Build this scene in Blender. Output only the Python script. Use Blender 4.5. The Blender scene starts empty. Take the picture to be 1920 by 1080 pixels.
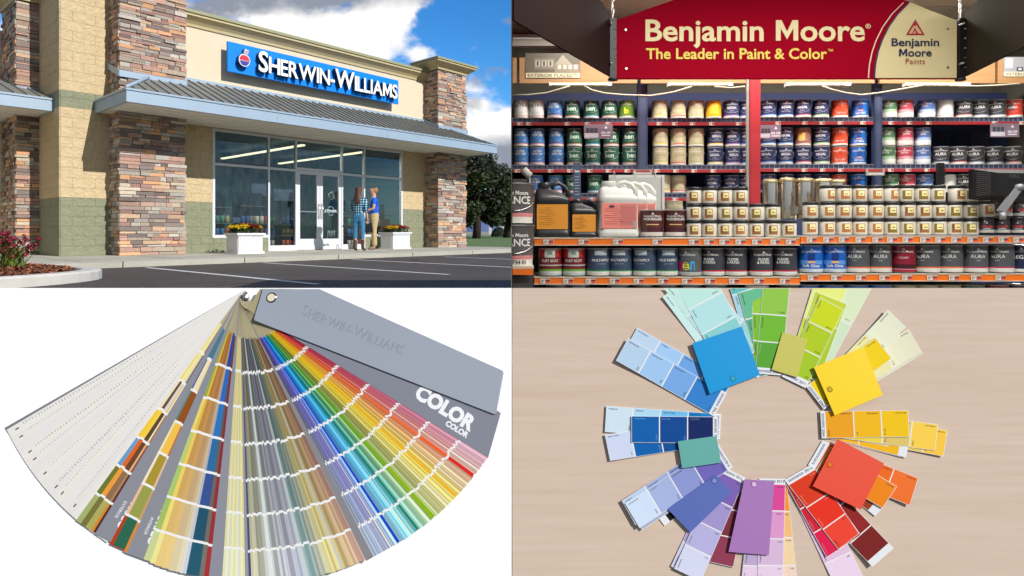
import bpy, bmesh, math, random
from mathutils import Vector, Matrix, Quaternion
from math import radians, sin, cos, pi, sqrt, atan2
rnd = random.Random(7)
SC = bpy.context.scene
COL = SC.collection
# ---------------------------------------------------------------- camera
F, HY, CH = 1180.0, 435.0, 0.58
cam_d = bpy.data.cameras.new('camera'); cam = bpy.data.objects.new('camera', cam_d); COL.objects.link(cam)
cam.location = (0, 0, CH); cam.rotation_euler = (radians(90), 0, 0)
cam_d.sensor_width = 36; cam_d.lens = 36 * F / 1920; cam_d.shift_y = -(540 - HY) / 1920
cam_d.clip_start = 0.05; cam_d.clip_end = 20000
SC.camera = cam
C0 = Vector((0, 0, CH))
def ray(px, py): return Vector(((px - 960) / F, 1.0, -(py - HY) / F))
def atY(px, py, Y): return C0 + ray(px, py) * Y
# ---------------------------------------------------------------- colours
def lin(c): c /= 255.0; return c / 12.92 if c <= 0.04045 else ((c + 0.055) / 1.055) ** 2.4
def rgb(r, g, b, k=1.2):
    return (min(.9, lin(r) / k), min(.9, lin(g) / k), min(.9, lin(b) / k), 1.0)
def mixc(a, b, t): return tuple(a[i] * (1 - t) + b[i] * t for i in range(3)) + (1.0,)
def jit(c, s, r=rnd):
    f = 1 + r.uniform(-s, s); return tuple(min(.95, max(0, x * f)) for x in c[:3]) + (1.0,)
# ---------------------------------------------------------------- materials
MATS = {}
def mat(name, col=None, rough=.6, metal=0.0, spec=.5, noise=0.0, nscale=20.0, bump=0.0, bscale=60.0, attr=False, emit=None, estr=1.0, coat=0.0, stretch=None, detail=5, speck=None):
    if name in MATS: return MATS[name]
    m = bpy.data.materials.new(name); m.use_nodes = True; MATS[name] = m
    nt = m.node_tree; N = nt.nodes; L = nt.links; b = N['Principled BSDF']
    b.inputs['Roughness'].default_value = rough; b.inputs['Metallic'].default_value = metal
    b.inputs['Specular IOR Level'].default_value = spec; b.inputs['Coat Weight'].default_value = coat
    src = None
    if attr:
        a = N.new('ShaderNodeVertexColor'); a.layer_name = 'Col'; src = a.outputs['Color']
    else:
        r_ = N.new('ShaderNodeRGB'); r_.outputs[0].default_value = col or (.5, .5, .5, 1); src = r_.outputs[0]
    tc = N.new('ShaderNodeTexCoord'); co = tc.outputs['Object']
    if stretch:
        mp = N.new('ShaderNodeMapping'); mp.inputs['Scale'].default_value = stretch; L.new(co, mp.inputs['Vector']); co = mp.outputs['Vector']
    if noise > 0:
        n = N.new('ShaderNodeTexNoise'); n.inputs['Scale'].default_value = nscale; n.inputs['Detail'].default_value = detail; L.new(co, n.inputs['Vector'])
        mr = N.new('ShaderNodeMapRange'); mr.inputs['From Min'].default_value = .25; mr.inputs['From Max'].default_value = .75
        mr.inputs['To Min'].default_value = 1 - noise; mr.inputs['To Max'].default_value = 1 + noise; L.new(n.outputs['Fac'], mr.inputs['Value'])
        mx = N.new('ShaderNodeVectorMath'); mx.operation = 'SCALE'; L.new(src, mx.inputs[0]); L.new(mr.outputs[0], mx.inputs['Scale']); src = mx.outputs[0]
    if speck:
        n2 = N.new('ShaderNodeTexNoise'); n2.inputs['Scale'].default_value = speck[0]; n2.inputs['Detail'].default_value = 2; L.new(co, n2.inputs['Vector'])
        m2 = N.new('ShaderNodeMapRange'); m2.inputs['From Min'].default_value = .35; m2.inputs['From Max'].default_value = .65
        m2.inputs['To Min'].default_value = 1 - speck[1]; m2.inputs['To Max'].default_value = 1 + speck[1]; L.new(n2.outputs['Fac'], m2.inputs['Value'])
        mx = N.new('ShaderNodeVectorMath'); mx.operation = 'SCALE'; L.new(src, mx.inputs[0]); L.new(m2.outputs[0], mx.inputs['Scale']); src = mx.outputs[0]
    L.new(src, b.inputs['Base Color'])
    if bump > 0:
        n = N.new('ShaderNodeTexNoise'); n.inputs['Scale'].default_value = bscale; n.inputs['Detail'].default_value = 6; L.new(co, n.inputs['Vector'])
        bp = N.new('ShaderNodeBump'); bp.inputs['Strength'].default_value = 1.0; bp.inputs['Distance'].default_value = bump
        L.new(n.outputs['Fac'], bp.inputs['Height']); L.new(bp.outputs[0], b.inputs['Normal'])
    if emit:
        b.inputs['Emission Color'].default_value = emit; b.inputs['Emission Strength'].default_value = estr
    return m
# ---------------------------------------------------------------- mesh builder
class MB:
    def __init__(s): s.v = []; s.f = []; s.c = []; s.sm = []
    def poly(s, pts, col=(.5, .5, .5, 1), smooth=False):
        n = len(s.v); s.v += [tuple(p) for p in pts]; s.f.append(tuple(range(n, n + len(pts)))); s.c.append(col); s.sm.append(smooth)
    def mesh(s, verts, faces, col, smooth=False):
        n = len(s.v); s.v += [tuple(p) for p in verts]
        for i, f in enumerate(faces):
            s.f.append(tuple(k + n for k in f)); s.c.append(col[i] if isinstance(col, list) else col); s.sm.append(smooth)
    def hexa(s, p, col=(.5, .5, .5, 1)):   # p: 8 points, bottom 4 ccw then top 4
        s.mesh(p, [(3, 2, 1, 0), (4, 5, 6, 7), (0, 1, 5, 4), (1, 2, 6, 5), (2, 3, 7, 6), (3, 0, 4, 7)], col)
    def box(s, x0, x1, y0, y1, z0, z1, col=(.5, .5, .5, 1), T=None):
        T = T or (lambda x, y, z: (x, y, z))
        s.hexa([T(x0, y0, z0), T(x1, y0, z0), T(x1, y1, z0), T(x0, y1, z0), T(x0, y0, z1), T(x1, y0, z1), T(x1, y1, z1), T(x0, y1, z1)], col)
    def tube(s, pts, r, col=(.5, .5, .5, 1), n=8, caps=True):
        pts = [Vector(p) for p in pts]; rs = r if isinstance(r, (list, tuple)) else [r] * len(pts)
        V = []; up = None
        for i, p in enumerate(pts):
            d = (pts[min(i + 1, len(pts) - 1)] - pts[max(i - 1, 0)]).normalized()
            if up is None: up = Vector((0, 0, 1)) if abs(d.z) < .9 else Vector((1, 0, 0))
            a = d.cross(up).normalized(); b = a.cross(d).normalized(); up = b
            for k in range(n):
                t = 2 * pi * k / n; V.append(p + (a * cos(t) + b * sin(t)) * rs[i])
        Fc = []
        for i in range(len(pts) - 1):
            for k in range(n):
                k2 = (k + 1) % n; Fc.append((i * n + k, i * n + k2, (i + 1) * n + k2, (i + 1) * n + k))
        if caps: Fc.append(tuple(range(n))[::-1]); Fc.append(tuple((len(pts) - 1) * n + k for k in range(n)))
        s.mesh(V, Fc, col, True)
    def lathe(s, prof, n=28, cx=0, cy=0, z0=0, cols=None, col=(.5, .5, .5, 1), smooth=True):
        # prof: list of (r, z); cols: colour per ring segment
        V = []; Fc = []; cl = []
        for r, z in prof:
            for k in range(n): V.append((cx + r * cos(2 * pi * k / n), cy + r * sin(2 * pi * k / n), z0 + z))
        for i in range(len(prof) - 1):
            for k in range(n):
                k2 = (k + 1) % n; Fc.append((i * n + k, i * n + k2, (i + 1) * n + k2, (i + 1) * n + k)); cl.append(cols[i] if cols else col)
        s.mesh(V, Fc, cl, smooth)
    def disc(s, c, u, v, r, col, n=16):
        c = Vector(c); s.poly([c + u * (r * cos(2 * pi * k / n)) + v * (r * sin(2 * pi * k / n)) for k in range(n)], col)
    def build(s, name, material, parent=None, clipx=False, **props):
        me = bpy.data.meshes.new(name); me.from_pydata(s.v, [], s.f)
        ca = me.color_attributes.new('Col', 'FLOAT_COLOR', 'CORNER')
        buf = []
        for f, c in zip(s.f, s.c): buf += list(c) * len(f)
        ca.data.foreach_set('color', buf)
        me.polygons.foreach_set('use_smooth', s.sm)
        me.materials.append(material); me.update()
        if clipx:
            bm = bmesh.new(); bm.from_mesh(me)
            bmesh.ops.bisect_plane(bm, geom=bm.verts[:] + bm.edges[:] + bm.faces[:], plane_co=(0.0015, 0, 0), plane_no=(1, 0, 0), clear_inner=True)
            bm.to_mesh(me); bm.free()
        o = bpy.data.objects.new(name, me); COL.objects.link(o)
        if parent: o.parent = parent
        for k, v in props.items(): o[k] = v
        return o
def empty(name, loc=(0, 0, 0), label=None, cat=None, group=None, rz=0):
    o = bpy.data.objects.new(name, None); COL.objects.link(o); o.location = loc; o.rotation_euler = (0, 0, rz); o.empty_display_size = .05
    if label: o['label'] = label
    if cat: o['category'] = cat
    if group: o['group'] = group
    return o
def tag(o, label, cat, group=None):
    o['label'] = label; o['category'] = cat
    if group: o['group'] = group
    return o
def copy_tree(o, parent=None):
    c = o.copy(); COL.objects.link(c)
    if parent: c.parent = parent
    for ch in list(o.children): copy_tree(ch, c)
    return c
# ---------------------------------------------------------------- text as mesh
TXT = {}
def _glyphs(body, bold, ext, align, shear):
    c = bpy.data.curves.new('t', 'FONT'); c.body = body; c.size = 1; c.offset = bold; c.extrude = ext; c.align_x = align; c.shear = shear; c.resolution_u = 3
    o = bpy.data.objects.new('t', c); COL.objects.link(o); m = bpy.data.meshes.new_from_object(o)
    V = [v.co.copy() for v in m.vertices]; Fc = [tuple(p.vertices) for p in m.polygons]
    bpy.data.objects.remove(o); bpy.data.curves.remove(c); bpy.data.meshes.remove(m); return V, Fc
def bold_M(x0, w, H, t, ext):
    x0 -= .02; w += .04
    o = [(0, 0), (t, 0), (t * 1.02, .60 * H), (w / 2, .06 * H), (w - t * 1.02, .60 * H), (w - t, 0), (w, 0), (w, H), (w - 1.2 * t, H), (w / 2, .44 * H), (1.2 * t, H), (0, H)]; n = 12
    V = [Vector((x0 + a, b, ext)) for a, b in o]; Fc = [tuple(range(n))]
    if ext > 0: V += [Vector((x0 + a, b, -ext)) for a, b in o]; Fc += [(i, i + n, (i + 1) % n + n, (i + 1) % n) for i in range(n)]
    return V, Fc
def spelled(body, bold, ext, align, shear):
    if 'M' not in body or bold <= 0: return _glyphs(body, bold, ext, align, shear)
    VV, FF = [], []; bar = min(v.x for v in _glyphs('|', 0, 0, 'LEFT', 0)[0])
    for i, ch in enumerate(body):
        if ch == ' ': continue
        x = min(v.x for v in _glyphs(body[:i] + '|', 0, 0, 'LEFT', 0)[0]) - bar if i else 0.0
        if i: 
            q = _glyphs(body[:i] + '|', 0, 0, 'LEFT', 0)[0]; x = max(v.x for v in q) - (max(v.x for v in _glyphs('|', 0, 0, 'LEFT', 0)[0]))
        if ch == 'M': g = _glyphs('M', 0, 0, 'LEFT', 0)[0]; a, b = min(v.x for v in g), max(v.x for v in g); V, Fc = bold_M(a + x, b - a, max(v.y for v in g), .105 + 2 * bold, ext)
        else: V, Fc = _glyphs(ch, bold, ext, 'LEFT', 0); V = [v + Vector((x, 0, 0)) for v in V]
        n = len(VV); VV += V; FF += [tuple(k + n for k in f) for f in Fc]
    if align == 'CENTER': m = (min(v.x for v in VV) + max(v.x for v in VV)) / 2; VV = [v - Vector((m, 0, 0)) for v in VV]
    return VV, FF
def text(body, size=1.0, bold=0.0, ext=0.0, align='CENTER', shear=0.0, width=None, sx=1.0):
    key = (body, bold, ext / size if size else 0, align, shear)
    if key not in TXT:
        TXT[key] = spelled(body, bold, ext / size, align, shear)
    V, Fc = TXT[key]
    if width:
        x0 = min(v.x for v in V); x1 = max(v.x for v in V); sx = width / ((x1 - x0) * size)
    return [Vector((v.x * size * sx, v.y * size, v.z * size)) for v in V], Fc
def put_text(mb, V, Fc, T, col):
    mb.mesh([T(v.x, v.y, v.z) for v in V], Fc, col)
# ---------------------------------------------------------------- light, sky, view
S_DIR = Vector((.82, -.56, .65)).normalized()       # direction towards the sun
sun_d = bpy.data.lights.new('sun', 'SUN'); sun = bpy.data.objects.new('sun', sun_d); COL.objects.link(sun)
sun_d.energy = 4.7; sun_d.angle = radians(.5); sun_d.color = (1, .975, .935)
sun.rotation_euler = S_DIR.to_track_quat('Z', 'Y').to_euler(); sun.location = (6, -6, 8)
W = bpy.data.worlds.new('World'); SC.world = W; W.use_nodes = True
nt = W.node_tree; N = nt.nodes; L = nt.links; bg = N['Background']
sky = N.new('ShaderNodeTexSky'); sky.sky_type = 'NISHITA'; sky.sun_disc = False
sky.sun_elevation = math.asin(S_DIR.z); sky.sun_rotation = atan2(S_DIR.x, S_DIR.y); sky.air_density = 1.0; sky.dust_density = .3; sky.ozone_density = 2.0
def M(op, a, b=None, c=None):
    n = N.new('ShaderNodeMath'); n.operation = op
    for i, v in enumerate((a, b, c)):
        if v is None: continue
        if isinstance(v, (int, float)): n.inputs[i].default_value = v
        else: L.new(v, n.inputs[i])
    return n.outputs[0]
tc = N.new('ShaderNodeTexCoord'); sp = N.new('ShaderNodeSeparateXYZ'); L.new(tc.outputs['Generated'], sp.inputs[0])
yy = M('MAXIMUM', M('ABSOLUTE', sp.outputs[1]), .08)
A_ = M('DIVIDE', sp.outputs[0], yy); B_ = M('DIVIDE', sp.outputs[2], yy)
cb = N.new('ShaderNodeCombineXYZ'); L.new(A_, cb.inputs[0]); L.new(B_, cb.inputs[1])
def nz(scale, detail=8, dist=0, off=0):
    n = N.new('ShaderNodeTexNoise'); n.inputs['Scale'].default_value = scale; n.inputs['Detail'].default_value = detail; n.inputs['Distortion'].default_value = dist
    n.inputs['Roughness'].default_value = .58
    mp = N.new('ShaderNodeMapping'); mp.inputs['Location'].default_value = (off, off * .7, 0); mp.inputs['Scale'].default_value = (1, 1.3, 1)
    L.new(cb.outputs[0], mp.inputs['Vector']); L.new(mp.outputs[0], n.inputs['Vector']); return n.outputs['Fac']
n1 = nz(9, 9, .3, 3.1); n2 = nz(26, 6, 0, 8.3)
def blob(px, py, rx, ry, w=1.0):
    dx = M('DIVIDE', M('SUBTRACT', A_, (px - 960) / F), rx / F); dy = M('DIVIDE', M('SUBTRACT', B_, (HY - py) / F), ry / F)
    return M('MULTIPLY', M('EXPONENT', M('MULTIPLY', M('ADD', M('MULTIPLY', dx, dx), M('MULTIPLY', dy, dy)), -1)), w)
white = [(575, 60, 75, 32, 1), (640, 75, 80, 42, 1.1), (715, 45, 60, 42, 1.25), (745, 20, 40, 30, .9), (675, 110, 70, 26, .9), (790, 100, 32, 20, .6), (905, 238, 44, 22, 1.1), (960, 232, 55, 32, 1.2), (560, 50, 60, 30, .6), (10, 45, 18, 22, .8), (15, 5, 26, 10, .6), (500, 42, 40, 10, .5)]
grey = [(500, 2, 110, 26, 1.3), (640, -12, 120, 26, 1.0), (385, 22, 60, 22, .9), (905, 285, 70, 30, 1.15), (885, 195, 30, 14, .75), (930, 130, 40, 12, .62), (890, 155, 30, 18, .6), (955, 40, 22, 12, .75), (960, 300, 70, 40, .9), (770, 0, 60, 14, .5)]
def total(bl):
    s_ = None
    for b in bl:
        q = blob(*b); s_ = q if s_ is None else M('ADD', s_, q)
    return s_
wm, gm = total(white), total(grey)
behind = M('MULTIPLY', M('LESS_THAN', sp.outputs[1], 0.0), .30)
den = M('ADD', M('ADD', wm, gm), behind)
den = M('ADD', den, M('MULTIPLY', M('SUBTRACT', n1, .5), 1.9)); den = M('ADD', den, M('MULTIPLY', M('SUBTRACT', n2, .5), 1.15))
mr = N.new('ShaderNodeMapRange'); mr.interpolation_type = 'SMOOTHSTEP'; L.new(den, mr.inputs['Value']); mr.inputs['From Min'].default_value = .26; mr.inputs['From Max'].default_value = .95
gf = M('DIVIDE', M('ADD', gm, M('ADD', M('MULTIPLY', M('SUBTRACT', n1, .5), -1.5), M('MULTIPLY', M('SUBTRACT', n2, .5), -1.0))), M('ADD', M('ADD', wm, gm), .15))
ramp = N.new('ShaderNodeValToRGB'); L.new(gf, ramp.inputs[0]); e = ramp.color_ramp.elements
e[0].position = .15; e[0].color = (10.6, 10.4, 10.3, 1); e[1].position = .85; e[1].color = (3.0, 3.35, 4.1, 1)
hs = N.new('ShaderNodeHueSaturation'); hs.inputs['Saturation'].default_value = 1.35; hs.inputs['Value'].default_value = 1.0; L.new(sky.outputs[0], hs.inputs['Color'])
tint = N.new('ShaderNodeMix'); tint.data_type = 'RGBA'; tint.blend_type = 'MULTIPLY'; tint.inputs[0].default_value = 1; L.new(hs.outputs[0], tint.inputs[6]); tint.inputs[7].default_value = (.84, 1.38, 1.72, 1)
mx = N.new('ShaderNodeMix'); mx.data_type = 'RGBA'; L.new(mr.outputs[0], mx.inputs[0]); L.new(tint.outputs[2], mx.inputs[6]); L.new(ramp.outputs[0], mx.inputs[7])
mz = N.new('ShaderNodeMix'); mz.data_type = 'RGBA'; sm = N.new('ShaderNodeMapRange'); sm.interpolation_type = 'SMOOTHSTEP'; L.new(sp.outputs[1], sm.inputs['Value']); sm.inputs['From Min'].default_value = .3; sm.inputs['From Max'].default_value = -.25; sm.inputs['To Max'].default_value = .85; L.new(sm.outputs[0], mz.inputs[0]); L.new(mx.outputs[2], mz.inputs[6]); rb = N.new('ShaderNodeValToRGB'); L.new(n1, rb.inputs[0]); q_ = rb.color_ramp.elements; q_[0].position = .38; q_[0].color = (1.3, 2.0, 3.1, 1); q_[1].position = .60; q_[1].color = (5.2, 5.0, 4.8, 1)
lo = N.new('ShaderNodeMix'); lo.data_type = 'RGBA'; L.new(M('LESS_THAN', M('ADD', B_, M('MULTIPLY', n2, -.12)), .0), lo.inputs[0]); L.new(rb.outputs[0], lo.inputs[6]); lo.inputs[7].default_value = (1.0, 1.15, 1.1, 1); L.new(lo.outputs[2], mz.inputs[7])
L.new(mz.outputs[2], bg.inputs['Color']); bg.inputs['Strength'].default_value = .1
SC.view_settings.view_transform = 'Standard'; SC.view_settings.look = 'None'; SC.view_settings.gamma = 1; SC.view_settings.exposure = 0
SC.cycles.max_bounces = 6; SC.cycles.diffuse_bounces = 3; SC.cycles.glossy_bounces = 4; SC.cycles.transmission_bounces = 6; SC.cycles.transparent_max_bounces = 12
SC.cycles.caustics_reflective = False; SC.cycles.caustics_refractive = False
# ================================================================ the paint store and its forecourt
SW = 0.10                                            # height of the walk above the asphalt
A0 = Vector((-7.92, 12.73, SW)); U = Vector((1015, 1180, 0)).normalized(); WV = Vector((-U.y, U.x, 0)); ZV = Vector((0, 0, 1))
def FW(u, w, z): return A0 + U * u + WV * w + ZV * z
def T_fw(x, y, z): return FW(x, y, z)
def hit(px, py, w):                                  # picture direction -> (u, z) on the wall plane w
    d = ray(px, py); n = WV; t = (n.dot(A0 + WV * w - C0)) / n.dot(d); P = C0 + d * t - A0
    return U.dot(P), P.z
def U_at(px, w): return hit(px, 435, w)[0]
WW = 0.6
attrM = mat('stone_veneer', attr=True, rough=.85, noise=.22, nscale=30, bump=.006, bscale=70)
tanM = mat('tan_block', rgb(208, 186, 146, 1.08), rough=.9, noise=.10, nscale=9, bump=.028, bscale=18)
greenM = mat('green_block', rgb(140, 142, 116, 1.05), rough=.9, noise=.10, nscale=9, bump=.028, bscale=18)
creamM = mat('cream_render', rgb(246, 228, 198, 1.28), rough=.9, noise=.03, nscale=3, bump=.003, bscale=220)
trimM = mat('tan_trim', rgb(214, 196, 150, 1.25), rough=.8, noise=.04, nscale=6)
capM = mat('green_cap', rgb(164, 162, 122, 1.2), rough=.55)
roofM = mat('grey_metal_roof', rgb(126, 126, 120, 1.05), rough=.6, metal=.1, noise=.14, nscale=5)
fasM = mat('pale_blue_metal', rgb(166, 186, 204, 1.2), rough=.42, metal=.1, noise=.05, nscale=2)
sofM = mat('white_soffit', rgb(226, 222, 212, 1.0), rough=.7)
frameM = mat('white_frame', rgb(226, 228, 232, 1.15), rough=.35)
glassM = bpy.data.materials.new('window_glass'); glassM.use_nodes = True
_n = glassM.node_tree.nodes; _l = glassM.node_tree.links; _n.clear()
_o = _n.new('ShaderNodeOutputMaterial'); _m = _n.new('ShaderNodeMixShader'); _t = _n.new('ShaderNodeBsdfTransparent'); _g = _n.new('ShaderNodeBsdfGlossy'); _f = _n.new('ShaderNodeFresnel')
_t.inputs[0].default_value = (.86, .9, .9, 1); _g.inputs['Roughness'].default_value = .01; _g.inputs['Color'].default_value = (.8, .95, 1, 1); _f.inputs[0].default_value = 1.95
_gm = _n.new('ShaderNodeNewGeometry'); _s1 = _n.new('ShaderNodeMath'); _s1.operation = 'SUBTRACT'; _s1.inputs[0].default_value = 1; _l.new(_gm.outputs['Backfacing'], _s1.inputs[1]); _s2 = _n.new('ShaderNodeMath'); _s2.operation = 'MULTIPLY'; _l.new(_f.outputs[0], _s2.inputs[0]); _l.new(_s1.outputs[0], _s2.inputs[1]); _l.new(_s2.outputs[0], _m.inputs[0]); _l.new(_t.outputs[0], _m.inputs[1]); _l.new(_g.outputs[0], _m.inputs[2]); _l.new(_m.outputs[0], _o.inputs[0])

store = empty('paint_store', FW(4, 2, 0), None, None)
def Bp(mb, name, m, parent=store, **k):               # build under a parent that is not at the origin
    o = mb.build(name, m, parent, **k); p = parent; off = Vector((0, 0, 0))
    while p is not None: off += p.location; p = p.parent
    o.data.transform(Matrix.Translation(-off)); return o
tag(store, 'single storey paint store with stone pillars, cream parapet and grey metal canopy', 'building')

def blocks(mb, face, a0, a1, z0, z1, k, T):
    """split-face block wall: courses of slightly uneven blocks; T maps (along, out, z)"""
    z = z0; row = 0; h = .2
    while z < z1 - .01:
        zt = min(z + h, z1); a = a0 - (.2 if row % 2 else 0)
        while a < a1 - .005:
            b = min(a + .4, a1); s = max(a, a0); o = rnd.uniform(.0, .005)
            mb.box(s + .0022, b - .0022, -.014 - o, 0, z + .0022, zt - .0022, T=T); a += .4
        z = zt; row += 1
    mb.box(a0, a1, -.008, .1, z0, z1, T=T)

# ---- block walls: tower between the two wings, wall beside the windows, wall by the right pillar
uT = -.874; zB = 1.17
def wall_set(faces):
    t, g = MB(), MB()
    for (a0, a1, zt, T, bands) in faces:
        z = 0
        for (zz, kind) in bands:
            blocks(t if kind == 't' else g, None, a0, a1, z, min(zz, zt), None, T); z = zz
    return t, g
frontT = lambda x, y, z: FW(x, WW + y, z)
leftT = lambda x, y, z: FW(uT + y, x, z)
BND = [(zB, 'g'), (2.97, 't'), (3.3, 'g'), (7.2, 't')]
def bands(fc, names):
    a0, a1, zt, T, bd = fc; z = 0
    for (zz, kind) in bd:
        m_ = MB(); blocks(m_, None, a0, a1, z, min(zz, zt), None, T); z = zz; Bp(m_, names[0] if kind == 't' else names[1], tanM if kind == 't' else greenM)
for fc in ((uT, .1, 7.2, frontT, BND), (WW, 3.6, 7.2, leftT, BND)): bands(fc, ('tower_wall', 'tower_wall_green_band'))
uWL = U_at(400.5, WW); uWR = U_at(753, WW); uP2 = 1.23; uR0, uR1 = 8.68, 9.84
for fc in ((uP2, uWL, 2.91, frontT, [(zB, 'g'), (2.91, 't')]), (uWR, uR0 + .1, 2.91, frontT, [(zB, 'g'), (2.91, 't')])): bands(fc, ('lower_wall', 'lower_wall_green_base'))
t, g = wall_set([(uR1 - .02, uR1 + .22, 5.1, lambda x, y, z: FW(x, WW + .1 + y, z), [(zB, 'g'), (5.1, 't')])])
Bp(t, 'corner_wall', tanM); Bp(g, 'corner_wall_green_base', greenM)
# sill wall under the two side windows
zs_l = hit(450, 427, WW)[1]; uD0 = U_at(503.5, WW); uD1 = U_at(554.5, WW); uD2 = U_at(641, WW); uD3 = U_at(682.5, WW)
for q_ in ((uWL, uD0), (uD3, uWR)): g = MB(); blocks(g, None, q_[0], q_[1], 0, .34, None, frontT); Bp(g, 'sill_wall', greenM)
# ---- cream parapet wall and its cornice
mb = MB(); mb.box(uP2 - .05, uR0 + .05, WW, WW + .25, 2.91, 5.36, T=T_fw); mb.box(uR0, uR1, WW + .1, WW + .35, 0, 5.15, T=T_fw)
Bp(mb, 'parapet_wall', creamM)
def cornice(mb, u0, u1, w, z0, prof, ends=(0, 0)):
    n = len(prof); V = []
    for uu, s_ in ((u0, -ends[0]), (u1, ends[1])):
        for (o, z) in prof: V.append(FW(uu + s_ * o, w - o, z0 + z))
    mb.mesh(V, [(i, i + 1, n + i + 1, n + i) for i in range(n - 1)] + [tuple(range(n))[::-1], tuple(range(n, 2 * n))], (.5,) * 4)
prof = [(0, -.06), (.03, -.06), (.04, 0), (.09, .06), (.17, .12), (.20, .14), (.20, .20), (0, .20), (-.2, .2)]
mb = MB(); cornice(mb, uP2 - .05, uR0 + .05, WW, 5.22, prof); Bp(mb, 'cornice', trimM)
mb = MB(); mb.box(uP2 - .05, uR0 + .05, WW - .23, WW + .3, 5.42, 5.49, T=T_fw); Bp(mb, 'cornice_cap', capM)
# ---- pillars of stacked ledgestone
STC = [(164, 134, 118), (140, 122, 114), (190, 158, 130), (172, 165, 152), (152, 118, 108), (200, 152, 114), (126, 114, 108), (186, 172, 152), (154, 146, 136), (172, 136, 120), (118, 102, 96), (158, 142, 126), (178, 168, 158)]
def pillar(name, u0, u1, w0, w1, z0, z1, faces='fl', seed=1):
    r = random.Random(seed); mb = MB(); core = rgb(70, 60, 54)
    mb.box(u0 + .03, u1 - .03, w0 + .03, w1, z0, z1, core, T_fw)
    z = z0
    while z < z1 - .02:
        h = min(r.choice([.055, .07, .08, .10]), z1 - z)
        for fc in faces:
            a0, a1 = (u0, u1) if fc == 'f' else (w0, w1)
            a = a0
            while a < a1 - .01:
                ln = r.choice([.12, .18, .22, .28, .36, .44]); b = min(a + ln, a1)
                if a1 - b < .07: b = a1
                o = r.uniform(0, .045); c = jit(rgb(*r.choice(STC), .92), .2, r)
                dz = .004; hh = h if r.random() > .12 else h * .5
                segs = [(z, z + hh)] + ([(z + hh, z + h)] if hh < h else [])
                for q, (za, zb) in enumerate(segs):
                    cc = c if q == 0 else jit(rgb(*r.choice(STC), .98), .15, r)
                    e0 = o if a == a0 else -.004; e1 = o if b == a1 else -.004
                    if fc == 'f': mb.box(a - e0, b + e1, w0 - o, w0 + .05, za + dz, zb - dz, cc, T_fw)
                    elif fc == 'l': mb.box(u0 - o, u0 + .05, a + .004, b - .004, za + dz, zb - dz, cc, T_fw)
                    else: mb.box(u1 - .05, u1 + o, a + .004, b - .004, za + dz, zb - dz, cc, T_fw)
                a = b
        z += h
    return Bp(mb, name, attrM)
pillar('stone_pillar', 0, uP2, 0, WW, 0, 7.0, 'flr', 3)
pillar('stone_pillar', uR0, uR1, 0, WW + .1, 0, 5.46, 'flr', 5)
pillar('stone_pillar', -1.26, uT - .03, 2.1, 3.4, 0, 5.32, 'fl', 8)
def flared_cap(name, u0, u1, w0, w1, z, h=.24, f=.26):
    mb = MB(); lv = [(0, 0), (.05, .0), (.06, .05), (f * .55, h * .45), (f, h * .8), (f, h)]
    P = []
    for (o, zz) in lv: P.append([FW(u0 - o, w0 - o, z + zz), FW(u1 + o, w0 - o, z + zz), FW(u1 + o, w1 + o, z + zz), FW(u0 - o, w1 + o, z + zz)])
    for a, b in zip(P, P[1:]):
        for k in range(4): mb.poly([a[k], a[(k + 1) % 4], b[(k + 1) % 4], b[k]])
    mb.poly(P[0][::-1]); mb.poly(P[-1])
    o_ = Bp(mb, name, trimM); m2 = MB(); m2.box(u0 - f - .03, u1 + f + .03, w0 - f - .03, w1 + f + .03, z + h + .002, z + h + .06, T=T_fw); c = Bp(m2, 'cap_slab', capM, o_); return o_
flared_cap('pillar_cap', uR0, uR1, 0, WW + .1, 5.48)
flared_cap('pillar_cap', -1.26, uT - .03, 2.1, 3.4, 5.34)
# return cornice at the right corner
mb = MB(); cornice(mb, uR1, uR1 + .22, WW + .1, 4.95, prof, (0, 1)); Bp(mb, 'cornice', trimM)
mb = MB(); mb.box(uR1 - .02, uR1 + .44, WW - .1, WW + .5, 5.15, 5.21, T=T_fw); Bp(mb, 'cornice_cap', capM)
# left wing wall
mb = MB(); mb.box(-9, -1.0, 3.4, 3.6, 0, 4.95, T=T_fw); Bp(mb, 'wing_wall', creamM)
# building shell behind (roof deck, side and rear)
mb = MB(); mb.box(-.8, 9.9, 8.8, 9.0, 0, 4.6, T=T_fw); mb.box(9.75, 9.9, WW + .4, 8.8, 0, 4.6, T=T_fw); mb.box(-.8, 9.9, WW + .3, 9, 3.6, 3.7, T=T_fw)
Bp(mb, 'rear_wall', tanM)
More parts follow.
